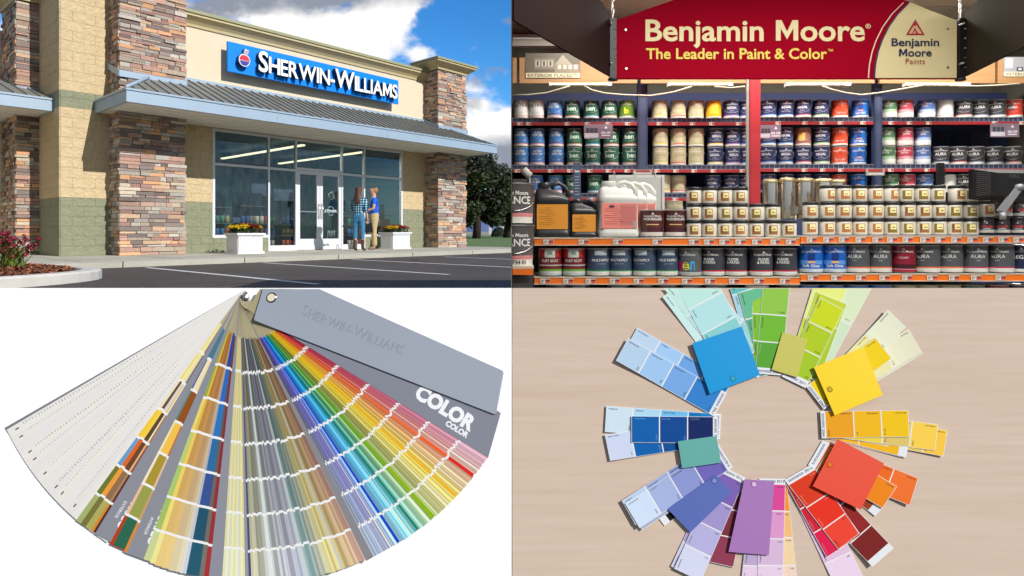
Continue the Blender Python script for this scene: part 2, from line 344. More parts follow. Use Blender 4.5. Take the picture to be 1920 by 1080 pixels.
# ---- canopies
def canopy(u0, u1, w0, w1, zb, zf, rise, hip0, hip1, ribs, hole=None):
    """flat soffit, fascia on the front and open ends, low pitched standing seam roof"""
    c = MB(); R = WV
    zt = zb + zf; zr = zt + rise; run = w1 - w0
    h0 = run * .75 if hip0 else 0; h1 = run * .75 if hip1 else 0
    P = lambda u, w, z: FW(u, w, z)
    c.poly([P(u0, w0, zt), P(u1, w0, zt), P(u1 - h1, w1, zr), P(u0 + h0, w1, zr)])
    if hip0: c.poly([P(u0, w1, zt), P(u0, w0, zt), P(u0 + h0, w1, zr)])
    if hip1: c.poly([P(u1, w0, zt), P(u1, w1, zt), P(u1 - h1, w1, zr)])
    # standing seams
    u = u0 + .15
    while u < u1 - .05:
        t1 = 1.0
        if hip0 and u < u0 + h0: t1 = (u - u0) / h0
        if hip1 and u > u1 - h1: t1 = min(t1, (u1 - u) / h1)
        a = P(u, w0, zt); b = P(u, w0 + run * t1, zt + rise * t1); s = U * .012; up = ZV * .028
        c.hexa([a - s, a + s, b + s, b - s, a - s + up, a + s + up, b + s + up, b - s + up]); u += ribs
    if hip0:
        w = w0 + .2
        while w < w1 - .1:
            t1 = (w - w0) / run; a = P(u0, w, zt); b = P(u0 + h0 * t1, w, zt + rise * t1); s = WV * .012; up = ZV * .028
            c.hexa([a - s, a + s, b + s, b - s, a - s + up, a + s + up, b + s + up, b - s + up]); w += ribs
    roof = Bp(c, 'canopy_roof', roofM)
    f = MB(); th = .05
    f.box(u0, u1, w0, w0 + th, zb, zt - .03, T=T_fw); f.box(u0, u0 + th, w0 + th, w1, zb, zt - .03, T=T_fw); f.box(u1 - th, u1, w0 + th, w1, zb, zt - .03, T=T_fw)
    f.box(u0 - .02, u1 + .02, w0 - .02, w0 + th, zt - .03, zt + .005, T=T_fw); f.box(u0 - .02, u0 + th, w0 + th, w1, zt - .03, zt + .005, T=T_fw)
    k = u0 + 3
    while k < u1 - .5: f.box(k, k + .012, w0 - .006, w0, zb, zt - .03, T=T_fw); k += 3.05
    Bp(f, 'fascia', fasM)
    s = MB(); s.box(u0 + th, u1 - th, w0 + th, w1, zb + .02, zb + .04, T=T_fw)
    k = w0 + .2
    while k < w1: s.box(u0 + th, u1 - th, k, k + .012, zb + .012, zb + .02, T=T_fw); k += .3
    Bp(s, 'soffit', sofM)
    return zt, zr
zt, zr = canopy(-.29, 9.99, -1.24, WW + .0, 2.91, .25, .77, 1, 1, .21)
canopy(-6.5, uT - .02, .95, 3.4, 2.91, .25, .75, 0, 0, .21)
# flashings
fl = MB()
def fz(w): return zt + (w + 1.24) / 1.84 * .77
fl.box(uP2 + .03, uR0 - .03, WW - .05, WW - .003, fz(WW) - .08, fz(WW) + .05, T=T_fw)
for a, b in ((0, uP2), (uR0, uR1)):
    fl.box(a - .06, b + .06, -.06, -.035, fz(0) - .06, fz(0) + .07, T=T_fw)
    for s_ in (a - .06, b + .035):
        p = [FW(s_, -.06, fz(0) - .06), FW(s_ + .025, -.06, fz(0) - .06), FW(s_ + .025, WW, fz(WW) - .06), FW(s_, WW, fz(WW) - .06)]
        fl.hexa(p + [q + ZV * .13 for q in p])
for q in ((FW(-.29, -1.24, zt), FW(.9, WW - .06, zr)),):
    fl.tube([q[0] + ZV * .02, q[1] + ZV * .02], .035, n=6)
fl.tube([FW(9.99, -1.24, zt + .02), FW(8.7, WW, zr)], .03, n=6)
fl.tube([FW(-1.3, 2.06, zt + .33), FW(-.9, 2.06, zt + .33)], .04, n=6)
Bp(fl, 'flashing', fasM)
# ---- shop front
ZT = 2.91
def bar(mb, u0, u1, z0, z1, w=WW - .03, d=.09): mb.box(u0, u1, w, w + d, z0, z1, T=T_fw)
f = MB(); vb = .045; zsl = hit(450, 426.5, WW)[1]; ztr = hit(450, 311, WW)[1]
edges = [uWL, uD0, uD1, uD2, uD3, uWR]
zdoor = hit(600, 321, WW)[1]
for i, u in enumerate(edges):
    z0 = .34 if i in (0, 5) else 0
    bar(f, u - vb / 2 - (.015 if i in (0, 5) else 0), u + vb / 2, z0, ZT - .002)
for a, b, z0, transom in ((uWL, uD0, .34, ztr), (uD0, uD1, .0, ztr), (uD1, uD2, None, zdoor + .02), (uD2, uD3, 0, ztr), (uD3, uWR, .34, ztr)):
    a += vb / 2; b -= vb / 2
    bar(f, a, b, transom - .03, transom + .03, WW - .025, .08); bar(f, a, b, ZT - .06, ZT - .004, WW - .025, .08)
    if z0 is not None: bar(f, a, b, z0, z0 + (.07 if z0 else .14), WW - .028, .085)
shopf = Bp(f, 'shopfront_frame', frameM)
pn = 0
for a, b, z0, tr in ((uWL, uD0, .41, ztr), (uD0, uD1, .14, ztr), (uD1, uD2, None, zdoor), (uD2, uD3, .14, ztr), (uD3, uWR, .41, ztr)):
    for (za, zb) in (([(z0, tr - .03)] if z0 is not None else []) + [(tr + .05, ZT - .06)]):
        p = MB(); p.box(a + vb / 2 + .002, b - vb / 2 - .002, WW + .01, WW + .016, za, zb, T=T_fw); Bp(p, 'window_pane', glassM)
um = (uD1 + uD2) / 2
for side, (a, b) in enumerate(((uD1 + vb / 2 + .004, um - .004), (um + .004, uD2 - vb / 2 - .004))):
    d = MB(); st = .085; zt_ = zdoor - .015
    bar(d, a, a + st, .01, zt_, WW - .02, .05); bar(d, b - st, b, .01, zt_, WW - .02, .05); bar(d, a + st, b - st, .01, .30, WW - .018, .046); bar(d, a + st, b - st, zt_ - .1, zt_, WW - .018, .046)
    door = Bp(d, 'door', frameM)
    p = MB(); p.box(a + st + .002, b - st - .002, WW + .0, WW + .006, .302, zt_ - .102, T=T_fw); Bp(p, 'door_pane', glassM, door)
    h = MB(); h.box(a + st, b - st, WW - .045, WW - .03, 1.0, 1.03, T=T_fw)
    uh = (b - .04) if side == 0 else (a + .04)
    h.tube([FW(uh, WW - .02, .85), FW(uh, WW - .09, .87), FW(uh, WW - .09, 1.2), FW(uh, WW - .02, 1.22)], .012); Bp(h, 'handle', mat('steel', (.6, .6, .6, 1), .3, 1), door)
    if side == 1:
        d = MB(); c = (.5, .62, .6, 1); uc = (a + b) / 2
        def TT(x, y, z): return FW(uc + x, WW - .012 - z, 1.0 + y)
        for body, y, s_ in (('COVER', -.32, .12), ('THE', -.45, .12), ('EARTH', -.58, .12)):
            V, Fc = text(body, s_, .02, 0); put_text(d, V, Fc, TT, c)
        for k in range(7):                                  # thin outline of a tipped can pouring over a globe
            t0 = k / 7 * 2 * pi; d.tube([FW(uc + .13 * cos(t0) * .8, WW - .014, 1.05 + .13 * sin(t0)), FW(uc + .13 * cos(t0 + .9) * .8, WW - .014, 1.05 + .13 * sin(t0 + .9))], .005, c, 4)
        d.tube([FW(uc - .08, WW - .014, 1.5), FW(uc + .05, WW - .014, 1.58), FW(uc + .1, WW - .014, 1.42), FW(uc - .02, WW - .014, 1.33), FW(uc - .08, WW - .014, 1.5)], .006, c, 4)
        for k in range(5): d.tube([FW(uc - .1 + k * .05, WW - .014, -.05 + .38 + k % 2 * .05), FW(uc - .1 + k * .05 + .02, WW - .014, .14 + .38)], .004, c, 4)
        Bp(d, 'door_decal', mat('etched_white', (.55, .68, .66, 1), .7), door)
# ---- inside the shop
inM = mat('shop_inside', rgb(78, 116, 134), rough=.9); inF = mat('shop_floor', rgb(60, 62, 66), rough=.5)
m = MB(); m.box(uP2, uR0 + .6, 7.9, 8.0, 0, 3.2, T=T_fw); m.box(uP2, uP2 + .1, WW + .3, 7.9, 0, 3.2, T=T_fw); m.box(uR0 + .5, uR0 + .6, WW + .3, 7.9, 0, 3.2, T=T_fw); m.box(uP2, uR0 + .6, WW + .26, 8.0, 3.02, 3.1, T=T_fw)
m.box(uP2, uR0 + .6, WW + .1, WW + .3, 2.91, 3.02, T=T_fw)
Bp(m, 'interior_wall', inM); m = MB(); m.box(uP2, uR0, WW + .1, 7.9, -.02, .0, T=T_fw); Bp(m, 'interior_floor', inF)
lampM = mat('lit_tube', (.9, .85, .6, 1), emit=(1, .93, .62, 1), estr=1.6)
for i, (uu, n) in enumerate(((4.7, 4), (6.65, 4))):
    for k in range(n):
        w0 = 1.0 + k * 1.22; m = MB(); m.box(uu - .05, uu + .05, w0, w0 + 1.12, 2.80, 2.84, T=T_fw)
        o = m.build('ceiling_tube_light', lampM); tag(o, 'lit yellow strip light on the shop ceiling, %s from the glass in the %s line' % (('first', 'second', 'third', 'fourth')[k], ('left', 'right')[i]), 'ceiling light', 'strip lights inside the shop')
PC = [(190, 40, 60), (60, 120, 180), (200, 90, 60), (70, 140, 120), (190, 170, 120), (120, 40, 60), (50, 90, 160), (210, 200, 180)]
gM = mat('display_goods', attr=True, rough=.5)
for i, (u0, u1, w0, h) in enumerate(((1.95, 2.9, 1.3, 1.1), (3.05, 3.85, 1.2, 1.15), (4.15, 4.75, 2.4, 1.5), (4.95, 5.6, 2.6, 1.4), (6.3, 6.95, 1.3, .95), (7.15, 8.1, 1.5, 1.0))):
    t = empty('display_shelf', FW((u0 + u1) / 2, w0, 0)); m = MB()
    for z in (.05, .38, .7, h): m.box(u0, u1, w0 - .02, w0 + .4, z - .02, z, rgb(90, 90, 95), T_fw)
    m.box(u0, u1, w0 + .4, w0 + .43, 0, h + .35, rgb(70, 90, 120), T_fw); Bp(m, 'shelf_frame', gM, t)
    m = MB(); r = random.Random(i)
    for z in (.05, .38, .7):
        a = u0 + .06
        while a < u1 - .1:
            c = rgb(*PC[(int(a * 3) + int(z * 7) + i) % 8]); P = FW(a + .06, w0 + .1, z)
            m.lathe([(0, 0), (.055, 0), (.055, .17), (.05, .19), (0, .19)], 10, P.x, P.y, P.z, col=c); a += .125
    Bp(m, 'stocked_cans', gM, t); tag(t, 'stocked display shelf behind the glass, %s from the left of the shopfront' % ('first', 'second', 'third', 'fourth', 'fifth', 'sixth')[i], 'display shelf', 'display shelves seen through the shopfront')
for uu in (4.7, 6.65):
    d = bpy.data.lights.new('shop_lamp', 'AREA'); d.shape = 'RECTANGLE'; d.size = .12; d.size_y = 4.6; d.energy = 110; d.color = (1, .93, .78); o = bpy.data.objects.new('shop_lamp', d); COL.objects.link(o); o.location = FW(uu, 3.3, 2.77); o.rotation_euler = (0, 0, atan2(U.y, U.x))
# ---- sign
WS = WW - .12; us0, zs0 = hit(427, 77, WS - .16); us1, _ = hit(747, 152, WS - .16); zb_ = hit(427, 133, WS - .16)[1]
sign = empty('store_sign', FW((us0 + us1) / 2, WW - .1, zb_), 'long blue sign reading SHERWIN-WILLIAMS in raised white letters on the cream wall', 'sign')
m = MB(); m.box(us0, us1, WS - .16, WS - .10, zb_, zs0, T=T_fw)
for k in range(5):
    u = us0 + .3 + k * (us1 - us0 - .6) / 4; m.box(u, u + .06, WS - .10, WW - .002, zb_ + .05, zb_ + .12, T=T_fw); m.box(u, u + .06, WS - .10, WW - .002, zs0 - .12, zs0 - .05, T=T_fw)
Bp(m, 'sign_panel', mat('sign_blue', rgb(0, 132, 255, 1.0), .5, spec=.2), sign)
hs_ = zs0 - zb_; Lw = us1 - us0
lw, ld = mat('letter_white', (.86, .87, .9, 1), .4), mat('letter_return', (.035, .035, .04, 1), .5)
uu = us0 + Lw * .135; span = (us1 - .13) - uu
pieces = [('S', 1.24), ('H', 1), ('E', 1), ('R', 1), ('W', 1), ('I', 1), ('N', 1), ('-', 1), ('W', 1.2), ('I', 1), ('L', 1), ('L', 1), ('I', 1), ('A', 1), ('M', 1), ('S', 1)]
def adv(ch, s): V, _ = text(ch, s, 0, 0, 'LEFT'); return min(v.x for v in V) - .014 * s, max(v.x for v in V) + .014 * s
hs1 = hs_ * .80; gap = .05 * hs1
tot = sum(adv(c, hs1 * k)[1] - adv(c, hs1 * k)[0] + gap for c, k in pieces); sxx = span / tot; x = uu; zbase = zb_ + hs_ * .17
for c, k in pieces:
    s_ = hs1 * k; a, b = adv(c, s_); V, Fc = text(c, s_, .02, .06, 'LEFT')
    yb = zbase
    if c != '-': mb = MB()
    mb = MB(); lf = [f_ for f_ in Fc]
    TT = lambda X, Y, Z: FW(x + (X - a) * sxx, WS - .16 - .085 - Z, yb + Y)
    front = []; side = []
    for f_ in lf:
        zc = [V[i].z for i in f_]; (front if min(zc) > .055 else side).append(f_)
    mb.mesh([TT(*v) for v in V], side, (.5,) * 4); lo = Bp(mb, 'letter', ld, sign)
    mb = MB(); mb.mesh([TT(*v) - WV * .004 for v in V], front, (.5,) * 4); Bp(mb, 'letter_face', lw, lo)
    x += (b - a + gap) * sxx
# small emblem: a tilted paint can over a red and blue dripping globe
m = MB(); ue = us0 + Lw * .065; ze = zb_ + hs_ * .42; er = hs_ * .2
def D(cx, cz, pts, c, w): m.poly([FW(ue + cx + p[0], w, ze + cz + p[1]) for p in pts], c)
def extr(pts, c, w0, w1, cs):
    n = len(pts); V = [FW(ue + p[0], w0, ze + p[1]) for p in pts] + [FW(ue + p[0], w1, ze + p[1]) for p in pts]
    m.mesh(V, [(i, (i + 1) % n, n + (i + 1) % n, n + i) for i in range(n)], cs); m.poly(V[:n], c)
circ = [(er * cos(t * pi / 8), er * 1.1 * sin(t * pi / 8)) for t in range(16)]
extr(circ, rgb(235, 240, 255), WS - .31, WS - .162, (.03, .03, .04, 1))
m.poly([FW(ue + er * .88 * cos(t * pi / 8), WS - .314, ze + er * .88 * sin(t * pi / 8)) for t in range(9)], rgb(225, 30, 60))
m.poly([FW(ue + er * .8 * cos(-t * pi / 8), WS - .314, ze - .02 + er * .8 * sin(-t * pi / 8)) for t in range(9)][::-1], rgb(20, 60, 170))
for k in range(5):
    xx = er * (-.7 + k * .35); m.poly([FW(ue + xx, WS - .318, ze + .02), FW(ue + xx + er * .2, WS - .318, ze + .02), FW(ue + xx + er * .1, WS - .318, ze - er * (.35 + .2 * (k % 2)))], rgb(225, 30, 60))
extr([(-er * .1, er * 1.25), (er * .55, er * 1.1), (er * .75, er * 1.75), (er * .1, er * 1.95)], rgb(235, 235, 245), WS - .31, WS - .162, (.03, .03, .04, 1))
m.poly([FW(ue + p[0], WS - .315, ze + p[1]) for p in [(er * .1, er * 1.4), (er * .5, er * 1.3), (er * .6, er * 1.6), (er * .2, er * 1.7)]], rgb(200, 90, 130))
Bp(m, 'emblem', mat('emblem_paint', attr=True, rough=.4), sign)
# fragment of the blue sign on the left wing
m = MB(); m.box(-3.1, -2.0, 3.28, 3.398, 3.72, 3.96, T=T_fw); o = m.build('wing_sign', mat('sign_blue')); tag(o, 'blue sign corner on the left wing wall at the edge of the storefront picture', 'sign')
# ---- ground
conc = mat('concrete', rgb(176, 172, 158, 1.0), rough=.9, noise=.10, nscale=1.6, speck=(60, .08), bump=.002, bscale=90)
asph = mat('asphalt', rgb(76, 68, 62, 1.0), rough=.85, noise=.28, nscale=.55, detail=9, speck=(160, .25), bump=.004, bscale=300)
m = MB(); m.poly([(-400, -60, 0), (900, -60, 0), (900, 30, 0), (60, 30, 0), (-60, 60, 0), (-400, 60, 0)]); m.build('parking_lot', asph, kind='structure')
m = MB(); m.box(-9, 26, -2.62, 12, -.095, 0, T=T_fw)
u = -9
while u < 26:
    m.box(u + .006, u + 2.03, -2.80, -2.624, -.099, -.003, T=T_fw); u += 2.04
u = -9
m.build('sidewalk', conc, kind='structure')
m = MB()
for u in [x * 1.53 - 9 for x in range(22)]: m.box(u, u + .014, -2.6, .55, .0005, .0025, T=T_fw)
m.box(-9, 26, -1.5, -1.488, .0005, .0025, T=T_fw)
m.build('sidewalk_joints', mat('joint_grime', rgb(118, 112, 100), .95), kind='structure')
m = MB()
for px, py in ((275, 502), (495, 493), (660, 487), (835, 482)):
    d = ray(px, py); t_ = -C0.z / d.z; P = C0 + d * t_ - A0; u0 = U.dot(P); w0 = WV.dot(P)
    m.poly([FW(u0 - .05, w0, .004 - SW), FW(u0 - .05, w0 - 5.0, .004 - SW), FW(u0 + .05, w0 - 5.0, .004 - SW), FW(u0 + .05, w0, .004 - SW)])
m.build('parking_stripe_markings', mat('road_paint', rgb(215, 214, 210, 1.15), .7, noise=.15, nscale=25), kind='structure')
m = MB(); r = random.Random(77)
for k in range(9):
    u_, w_ = r.uniform(-3, 9), r.uniform(-4, -8.5); a = r.uniform(0, 2 * pi); pts = []
    for j in range(14): pts.append(FW(u_, w_, .003 - SW)); a += r.uniform(-.5, .5); u_ += cos(a) * .22; w_ += sin(a) * .22
    for p0, p1 in zip(pts, pts[1:]):
        d_ = (p1 - p0).normalized().cross(ZV) * r.uniform(.004, .009); m.poly([p0 - d_, p1 - d_, p1 + d_, p0 + d_])
m.build('asphalt_cracks', mat('crack_tar', rgb(40, 36, 34, 1.0), .8), kind='structure')
m = MB()
for k in range(16):
    c_ = FW(r.uniform(-2, 9), r.uniform(-3.6, -7.5), .0022 - SW); R_ = r.uniform(.05, .22); m.poly([c_ + U * (R_ * cos(t) * r.uniform(.8, 1.2)) + WV * (R_ * 1.3 * sin(t) * r.uniform(.8, 1.2)) for t in [2 * pi * j / 14 for j in range(14)]])
m.build('oil_stains', mat('oil_stain', rgb(58, 52, 50, 1.0), .6), kind='structure')
# lawn beyond the corner, far field and hill
m = MB(); m.poly([FW(10.5, -2.0, .004), FW(60, -2.0, .004), FW(60, 60, .004), FW(10.5, 60, .004)]); m.build('lawn', mat('lawn_green', rgb(92, 112, 52, 1.0), .95, noise=.3, nscale=3, speck=(40, .3)), kind='structure')
m = MB(); m.poly([(-1500, 61, .0), (-60, 61, 0), (60, 31, 0), (1500, 31, .0), (1500, 3000, 2), (-1500, 3000, 2)]); m.build('far_field', mat('dry_field', rgb(150, 136, 118, 1.0), .95, noise=.2, nscale=.02), kind='structure')
m = MB(); r = random.Random(5); pts = []
for i in range(61):
    x = -900 + i * 30; pts.append((x, 58 + 22 * sin(i * .33) + 12 * sin(i * .9 + 1) + r.uniform(-4, 4)))
for (a, b) in zip(pts, pts[1:]):
    m.poly([(a[0], 1500, 0), (b[0], 1500, 0), (b[0], 1900, b[1]), (a[0], 1900, a[1])], smooth=True); m.poly([(a[0], 1900, a[1]), (b[0], 1900, b[1]), (b[0], 2400, 0), (a[0], 2400, 0)])
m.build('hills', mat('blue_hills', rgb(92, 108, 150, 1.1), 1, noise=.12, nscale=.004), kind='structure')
# ---- planting island
m = MB(); ic = Vector((-6.75, 7.0, 0)); n = 48; ring = []
def IR(k): t = 2 * pi * k / n; return 1.75 * (1 + .05 * sin(3 * t))
for (ro, z) in ((0, 0), (0, .10), (-.02, .12), (-.2, .12), (-.22, .09)):
    ring.append([(ic.x + (IR(k) + ro) * cos(2 * pi * k / n), ic.y + (IR(k) + ro) * sin(2 * pi * k / n), z) for k in range(n)])
for a, b in zip(ring, ring[1:]):
    for k in range(n): m.poly([a[k], a[(k + 1) % n], b[(k + 1) % n], b[k]], smooth=True)
o = m.build('island_kerb', mat('pale_concrete', rgb(206, 200, 190, 1.1), .85, noise=.06, nscale=6), kind='structure')
m = MB(); r = random.Random(11); mc = [(128, 72, 42), (98, 56, 36), (160, 96, 60), (84, 50, 36)]
m.poly([(ic.x + (IR(k) - .2) * cos(2 * pi * k / n), ic.y + (IR(k) - .2) * sin(2 * pi * k / n), .1) for k in range(n)], rgb(70, 40, 28))
for _ in range(9000):
    t = r.uniform(0, 2 * pi); q = 1.54 * sqrt(r.random()); x = ic.x + q * cos(t); y = ic.y + q * sin(t); z = .11 + .10 * max(0, 1 - (q / 1.5) ** 2) + r.uniform(-.01, .02)
    a = r.uniform(0, pi); l_ = r.uniform(.015, .05); w_ = r.uniform(.005, .012); dx, dy = cos(a) * l_, sin(a) * l_; ex, ey = -sin(a) * w_, cos(a) * w_; tz = r.uniform(-.02, .02)
    m.poly([(x - dx - ex, y - dy - ey, z - tz), (x + dx - ex, y + dy - ey, z + tz), (x + dx + ex, y + dy + ey, z + tz + .006), (x - dx + ex, y - dy + ey, z - tz + .006)], jit(rgb(*r.choice(mc), 1.0), .25, r))
m.build('bark_mulch', mat('mulch', attr=True, rough=.95), kind='stuff')
# flowering plant
leafM = mat('leaf', attr=True, rough=.6)
def blade(mb, p, a, l_, lean, c, w=.008, n=5):
    pts = [Vector(p) + Vector((cos(a) * lean * l_ * (k / n) ** 2, sin(a) * lean * l_ * (k / n) ** 2, l_ * (k / n) * (1 - .35 * lean * (k / n) ** 2))) for k in range(n + 1)]
    s = Vector((-sin(a), cos(a), 0)) * w
    for k in range(n):
        s0 = s * (1 - k / n * .9); s1 = s * (1 - (k + 1) / n * .9); mb.poly([pts[k] - s0, pts[k] + s0, pts[k + 1] + s1, pts[k + 1] - s1], c, True)
    return pts[-1]
P0 = atY(16, 496, 7.3); P0.z = .2
fp = empty('flowering_plant', P0, 'clump of dark red flowers with long grassy leaves in the mulch island', 'plant')
lv, fw = MB(), MB(); r = random.Random(4)
for k in range(150):
    a = r.uniform(0, 2 * pi); b0 = P0 + Vector((r.uniform(-.1, .12), r.uniform(-.1, .1), -.05)); blade(lv, b0, a, r.uniform(.22, .5), r.uniform(.3, 1.4), jit(rgb(112, 130, 52, 1.0), .35, r), r.uniform(.004, .009))
for k in range(70):
    a = r.uniform(0, 2 * pi); q = r.uniform(0, .24); tip = P0 + Vector((cos(a) * q + (.07 if q > .1 else 0), sin(a) * q, r.uniform(.16, .40) - q * .3))
    lv.tube([P0 + Vector((cos(a) * .03, sin(a) * .03, 0)), (P0 + tip) / 2 + Vector((0, 0, .06)), tip], .003, rgb(80, 100, 40), 4, False)
    for j in range(20):
        d = Vector((r.gauss(0, 1), r.gauss(0, 1), r.gauss(0, 1))).normalized(); c_ = tip + d * .02; s = d.orthogonal().normalized() * .014; v_ = d.cross(s)
        fw.poly([c_ - s, c_ + v_ * .8, c_ + s, c_ - v_ * .8], jit(rgb(*r.choice([(130, 16, 46), (104, 10, 34), (156, 28, 62)]), 1.0), .2, r))
Bp(lv, 'leaves', leafM, fp); Bp(fw, 'blossoms', leafM, fp)
# ---- planter boxes with chrysanthemums
wp = mat('white_planter', rgb(236, 236, 238, 1.15), .45)
def planter(pxl, pxf, pxr, pyb, pyt, lab, flab, flip):
    # front-left bottom corner at (pxf,pyb)
    Y = .48 * F / (pyb - HY); P = atY(pxf, pyb, Y); P.z = SW; rel = P - A0; u0 = U.dot(rel); w0 = WV.dot(rel)
    u1 = U_at(pxr, w0); h = (pyb - pyt) * Y / F; dd = .62
    t = empty('planter_box', FW((u0 + u1) / 2, w0 + dd / 2, 0)); m = MB()
    m.box(u0 + .03, u1 - .03, w0 + .03, w0 + dd - .03, .0, h - .04, T=T_fw); m.box(u0, u1, w0, w0 + dd, .0, .05, T=T_fw)
    Bp(m, 'box', wp, t); m = MB(); m.box(u0 - .02, u1 + .02, w0 - .02, w0 + dd + .02, h - .04, h, T=T_fw); m.box(u0 + .01, u1 - .01, w0 + .01, w0 + dd - .01, h - .075, h - .042, T=T_fw); Bp(m, 'rim', wp, t)
    m = MB(); fr = .05
    for (za, zb) in ((.07, .09), (h - .11, h - .09)): m.box(u0 + .07, u1 - .07, w0 + .018, w0 + .03, za, zb, T=T_fw); m.box(u0 + .018, u0 + .03, w0 + .07, w0 + dd - .07, za, zb, T=T_fw)
    for ua in (u0 + .07, u1 - .09): m.box(ua, ua + .02, w0 + .018, w0 + .03, .09, h - .11, T=T_fw)
    for wa in (w0 + .07, w0 + dd - .09): m.box(u0 + .018, u0 + .03, wa, wa + .02, .09, h - .11, T=T_fw)
    Bp(m, 'panel_moulding', wp, t); tag(t, lab, 'planter', 'white planters by the shopfront')
    fl_ = empty('chrysanthemums', FW((u0 + u1) / 2, w0 + dd / 2, h)); lv, fw = MB(), MB(); r = random.Random(int(pxf))
    for k in range(900):
        a, b = r.random(), r.random(); p = FW(u0 + .04 + a * (u1 - u0 - .08), w0 + .05 + b * (dd - .1), h + r.uniform(-.02, .14)); d = Vector((r.gauss(0, 1), r.gauss(0, 1), r.gauss(0, 1))).normalized(); s = d.orthogonal().normalized() * .02; v_ = d.cross(s)
        lv.poly([p - s, p + v_, p + s, p - v_], jit(rgb(46, 62, 28, 1.0), .4, r))
    for k in range(620):
        a, b = r.random(), r.random(); hh = .12 + .07 * sin(pi * a) * (.6 + .4 * sin(a * 17)); p = FW(u0 + .02 + a * (u1 - u0 - .04), w0 + .02 + b * (dd - .04), h + hh + r.uniform(-.03, .03))
        yel = (a < .42 and not flip) or (flip and (a < .38 and b < .7)) or (not flip and a > .86)
        c = r.choice([(238, 200, 20), (246, 216, 40)]) if yel else r.choice([(165, 40, 20), (140, 30, 26), (190, 66, 26)])
        for j in range(3):
            d = Vector((r.gauss(0, .6), r.gauss(0, .6), 1)).normalized(); s = d.orthogonal().normalized() * .019; s.rotate(Quaternion(d, r.uniform(0, 6))); v_ = d.cross(s); fw.poly([p - s, p + v_, p + s, p - v_], jit(rgb(*c, 1.1), .2, r))
    Bp(lv, 'foliage', leafM, fl_); Bp(fw, 'blossoms', leafM, fl_); tag(fl_, flab, 'flowers', 'chrysanthemums in the white planters')
planter(424, 446, 496, 476.5, 437, 'white panelled planter box under the window left of the doors', 'yellow and dark red chrysanthemums in the planter left of the doors', False)
planter(712, 737, 771, 467.3, 435.5, 'white panelled planter box on the right of the two people', 'yellow and orange red chrysanthemums in the planter right of the two people', True)
# ---- trees
def tree(px, py_base, Y, h, rx, trunk_h, lab, seed, n=5200, ls=.16):
    P = atY(px, HY, Y); P.z = 0; r = random.Random(seed); t = empty('dark_tree', P)
    m = MB(); m.tube([P, P + Vector((.1, 0, trunk_h)), P + Vector((-.1, .1, h * .55)), P + Vector((0, 0, h * .85))], [.34, .26, .15, .04], rgb(52, 42, 36), 9)
    ends = []
    for k in range(11):
        a = r.uniform(0, 2 * pi); z0 = trunk_h + (h * .6 - trunk_h) * r.random(); l_ = rx * r.uniform(.5, .85); e_ = P + Vector((cos(a) * l_, sin(a) * l_, z0 + l_ * r.uniform(.3, .9)))
        m.tube([P + Vector((0, 0, z0)), (P + Vector((0, 0, z0)) + e_) / 2 + Vector((0, 0, .2)), e_], [.12, .08, .03], rgb(52, 42, 36), 6); ends.append(e_)
    Bp(m, 'trunk', mat('bark', attr=True, rough=.95), t)
    m = MB(); cl = []
    for k in range(46):
        a = r.uniform(0, 2 * pi); v_ = r.uniform(-.92, 1); q = sqrt(max(0, 1 - abs(v_) ** 2.2)) * r.uniform(.45, 1.0); zc = trunk_h + (h - trunk_h) * (v_ + 1) / 2
        cl.append((P + Vector((cos(a) * q * rx, sin(a) * q * rx, zc)), r.uniform(.55, 1.15) * rx * .34, r.uniform(.6, 1.35)))
    for k in range(n):
        c, R, br = r.choice(cl); d = Vector((r.gauss(0, 1), r.gauss(0, 1), r.gauss(0, .8))); d = d.normalized() * R * r.random() ** .45
        p = c + d; nn = Vector((r.gauss(0, 1), r.gauss(0, 1), r.gauss(.5, 1))).normalized(); s = nn.orthogonal().normalized() * ls * r.uniform(.6, 1.3); s.rotate(Quaternion(nn, r.uniform(0, 6))); v_ = nn.cross(s) * .6
        m.poly([p - s, p + v_, p + s, p - v_], jit(rgb(50 * br, 58 * br, 30 * br, 1.0), .3, r))
    Bp(m, 'crown', leafM, t); tag(t, lab, 'tree', 'dark trees beyond the store corner')
tree(893, 437, 46, 5.9, 2.5, 1.3, 'big dark leafy tree nearest the store corner, trunk in view', 21, 15000, .15)
tree(950, 437, 52, 5.6, 2.6, 1.4, 'dark leafy tree further right, lower than its neighbour by the store', 22, 14000, .16)
P = atY(935, HY, 62); P.z = 0; t = empty('round_shrub', P, 'round clipped dark shrub on the lawn behind the trees', 'shrub'); m = MB(); r = random.Random(9)
for k in range(2600):
    d = Vector((r.gauss(0, 1), r.gauss(0, 1), abs(r.gauss(0, .8)))).normalized(); p = P + Vector((d.x * .75, d.y * .75, .1 + d.z * .75)) * 1.0 * r.uniform(.85, 1.02) if False else P + Vector((d.x * .72, d.y * .72, .08 + d.z * .95)) ; nn = (d + Vector((r.gauss(0, .5), r.gauss(0, .5), r.gauss(0, .5)))).normalized(); s = nn.orthogonal().normalized() * .09; v_ = nn.cross(s) * .7
    m.poly([p - s, p + v_, p + s, p - v_], jit(rgb(34, 44, 26, 1.0), .4, r))
Bp(m, 'foliage', leafM, t); m = MB(); m.tube([P, P + ZV * .5], .08, rgb(50, 40, 34), 6); Bp(m, 'stem', mat('bark'), t)
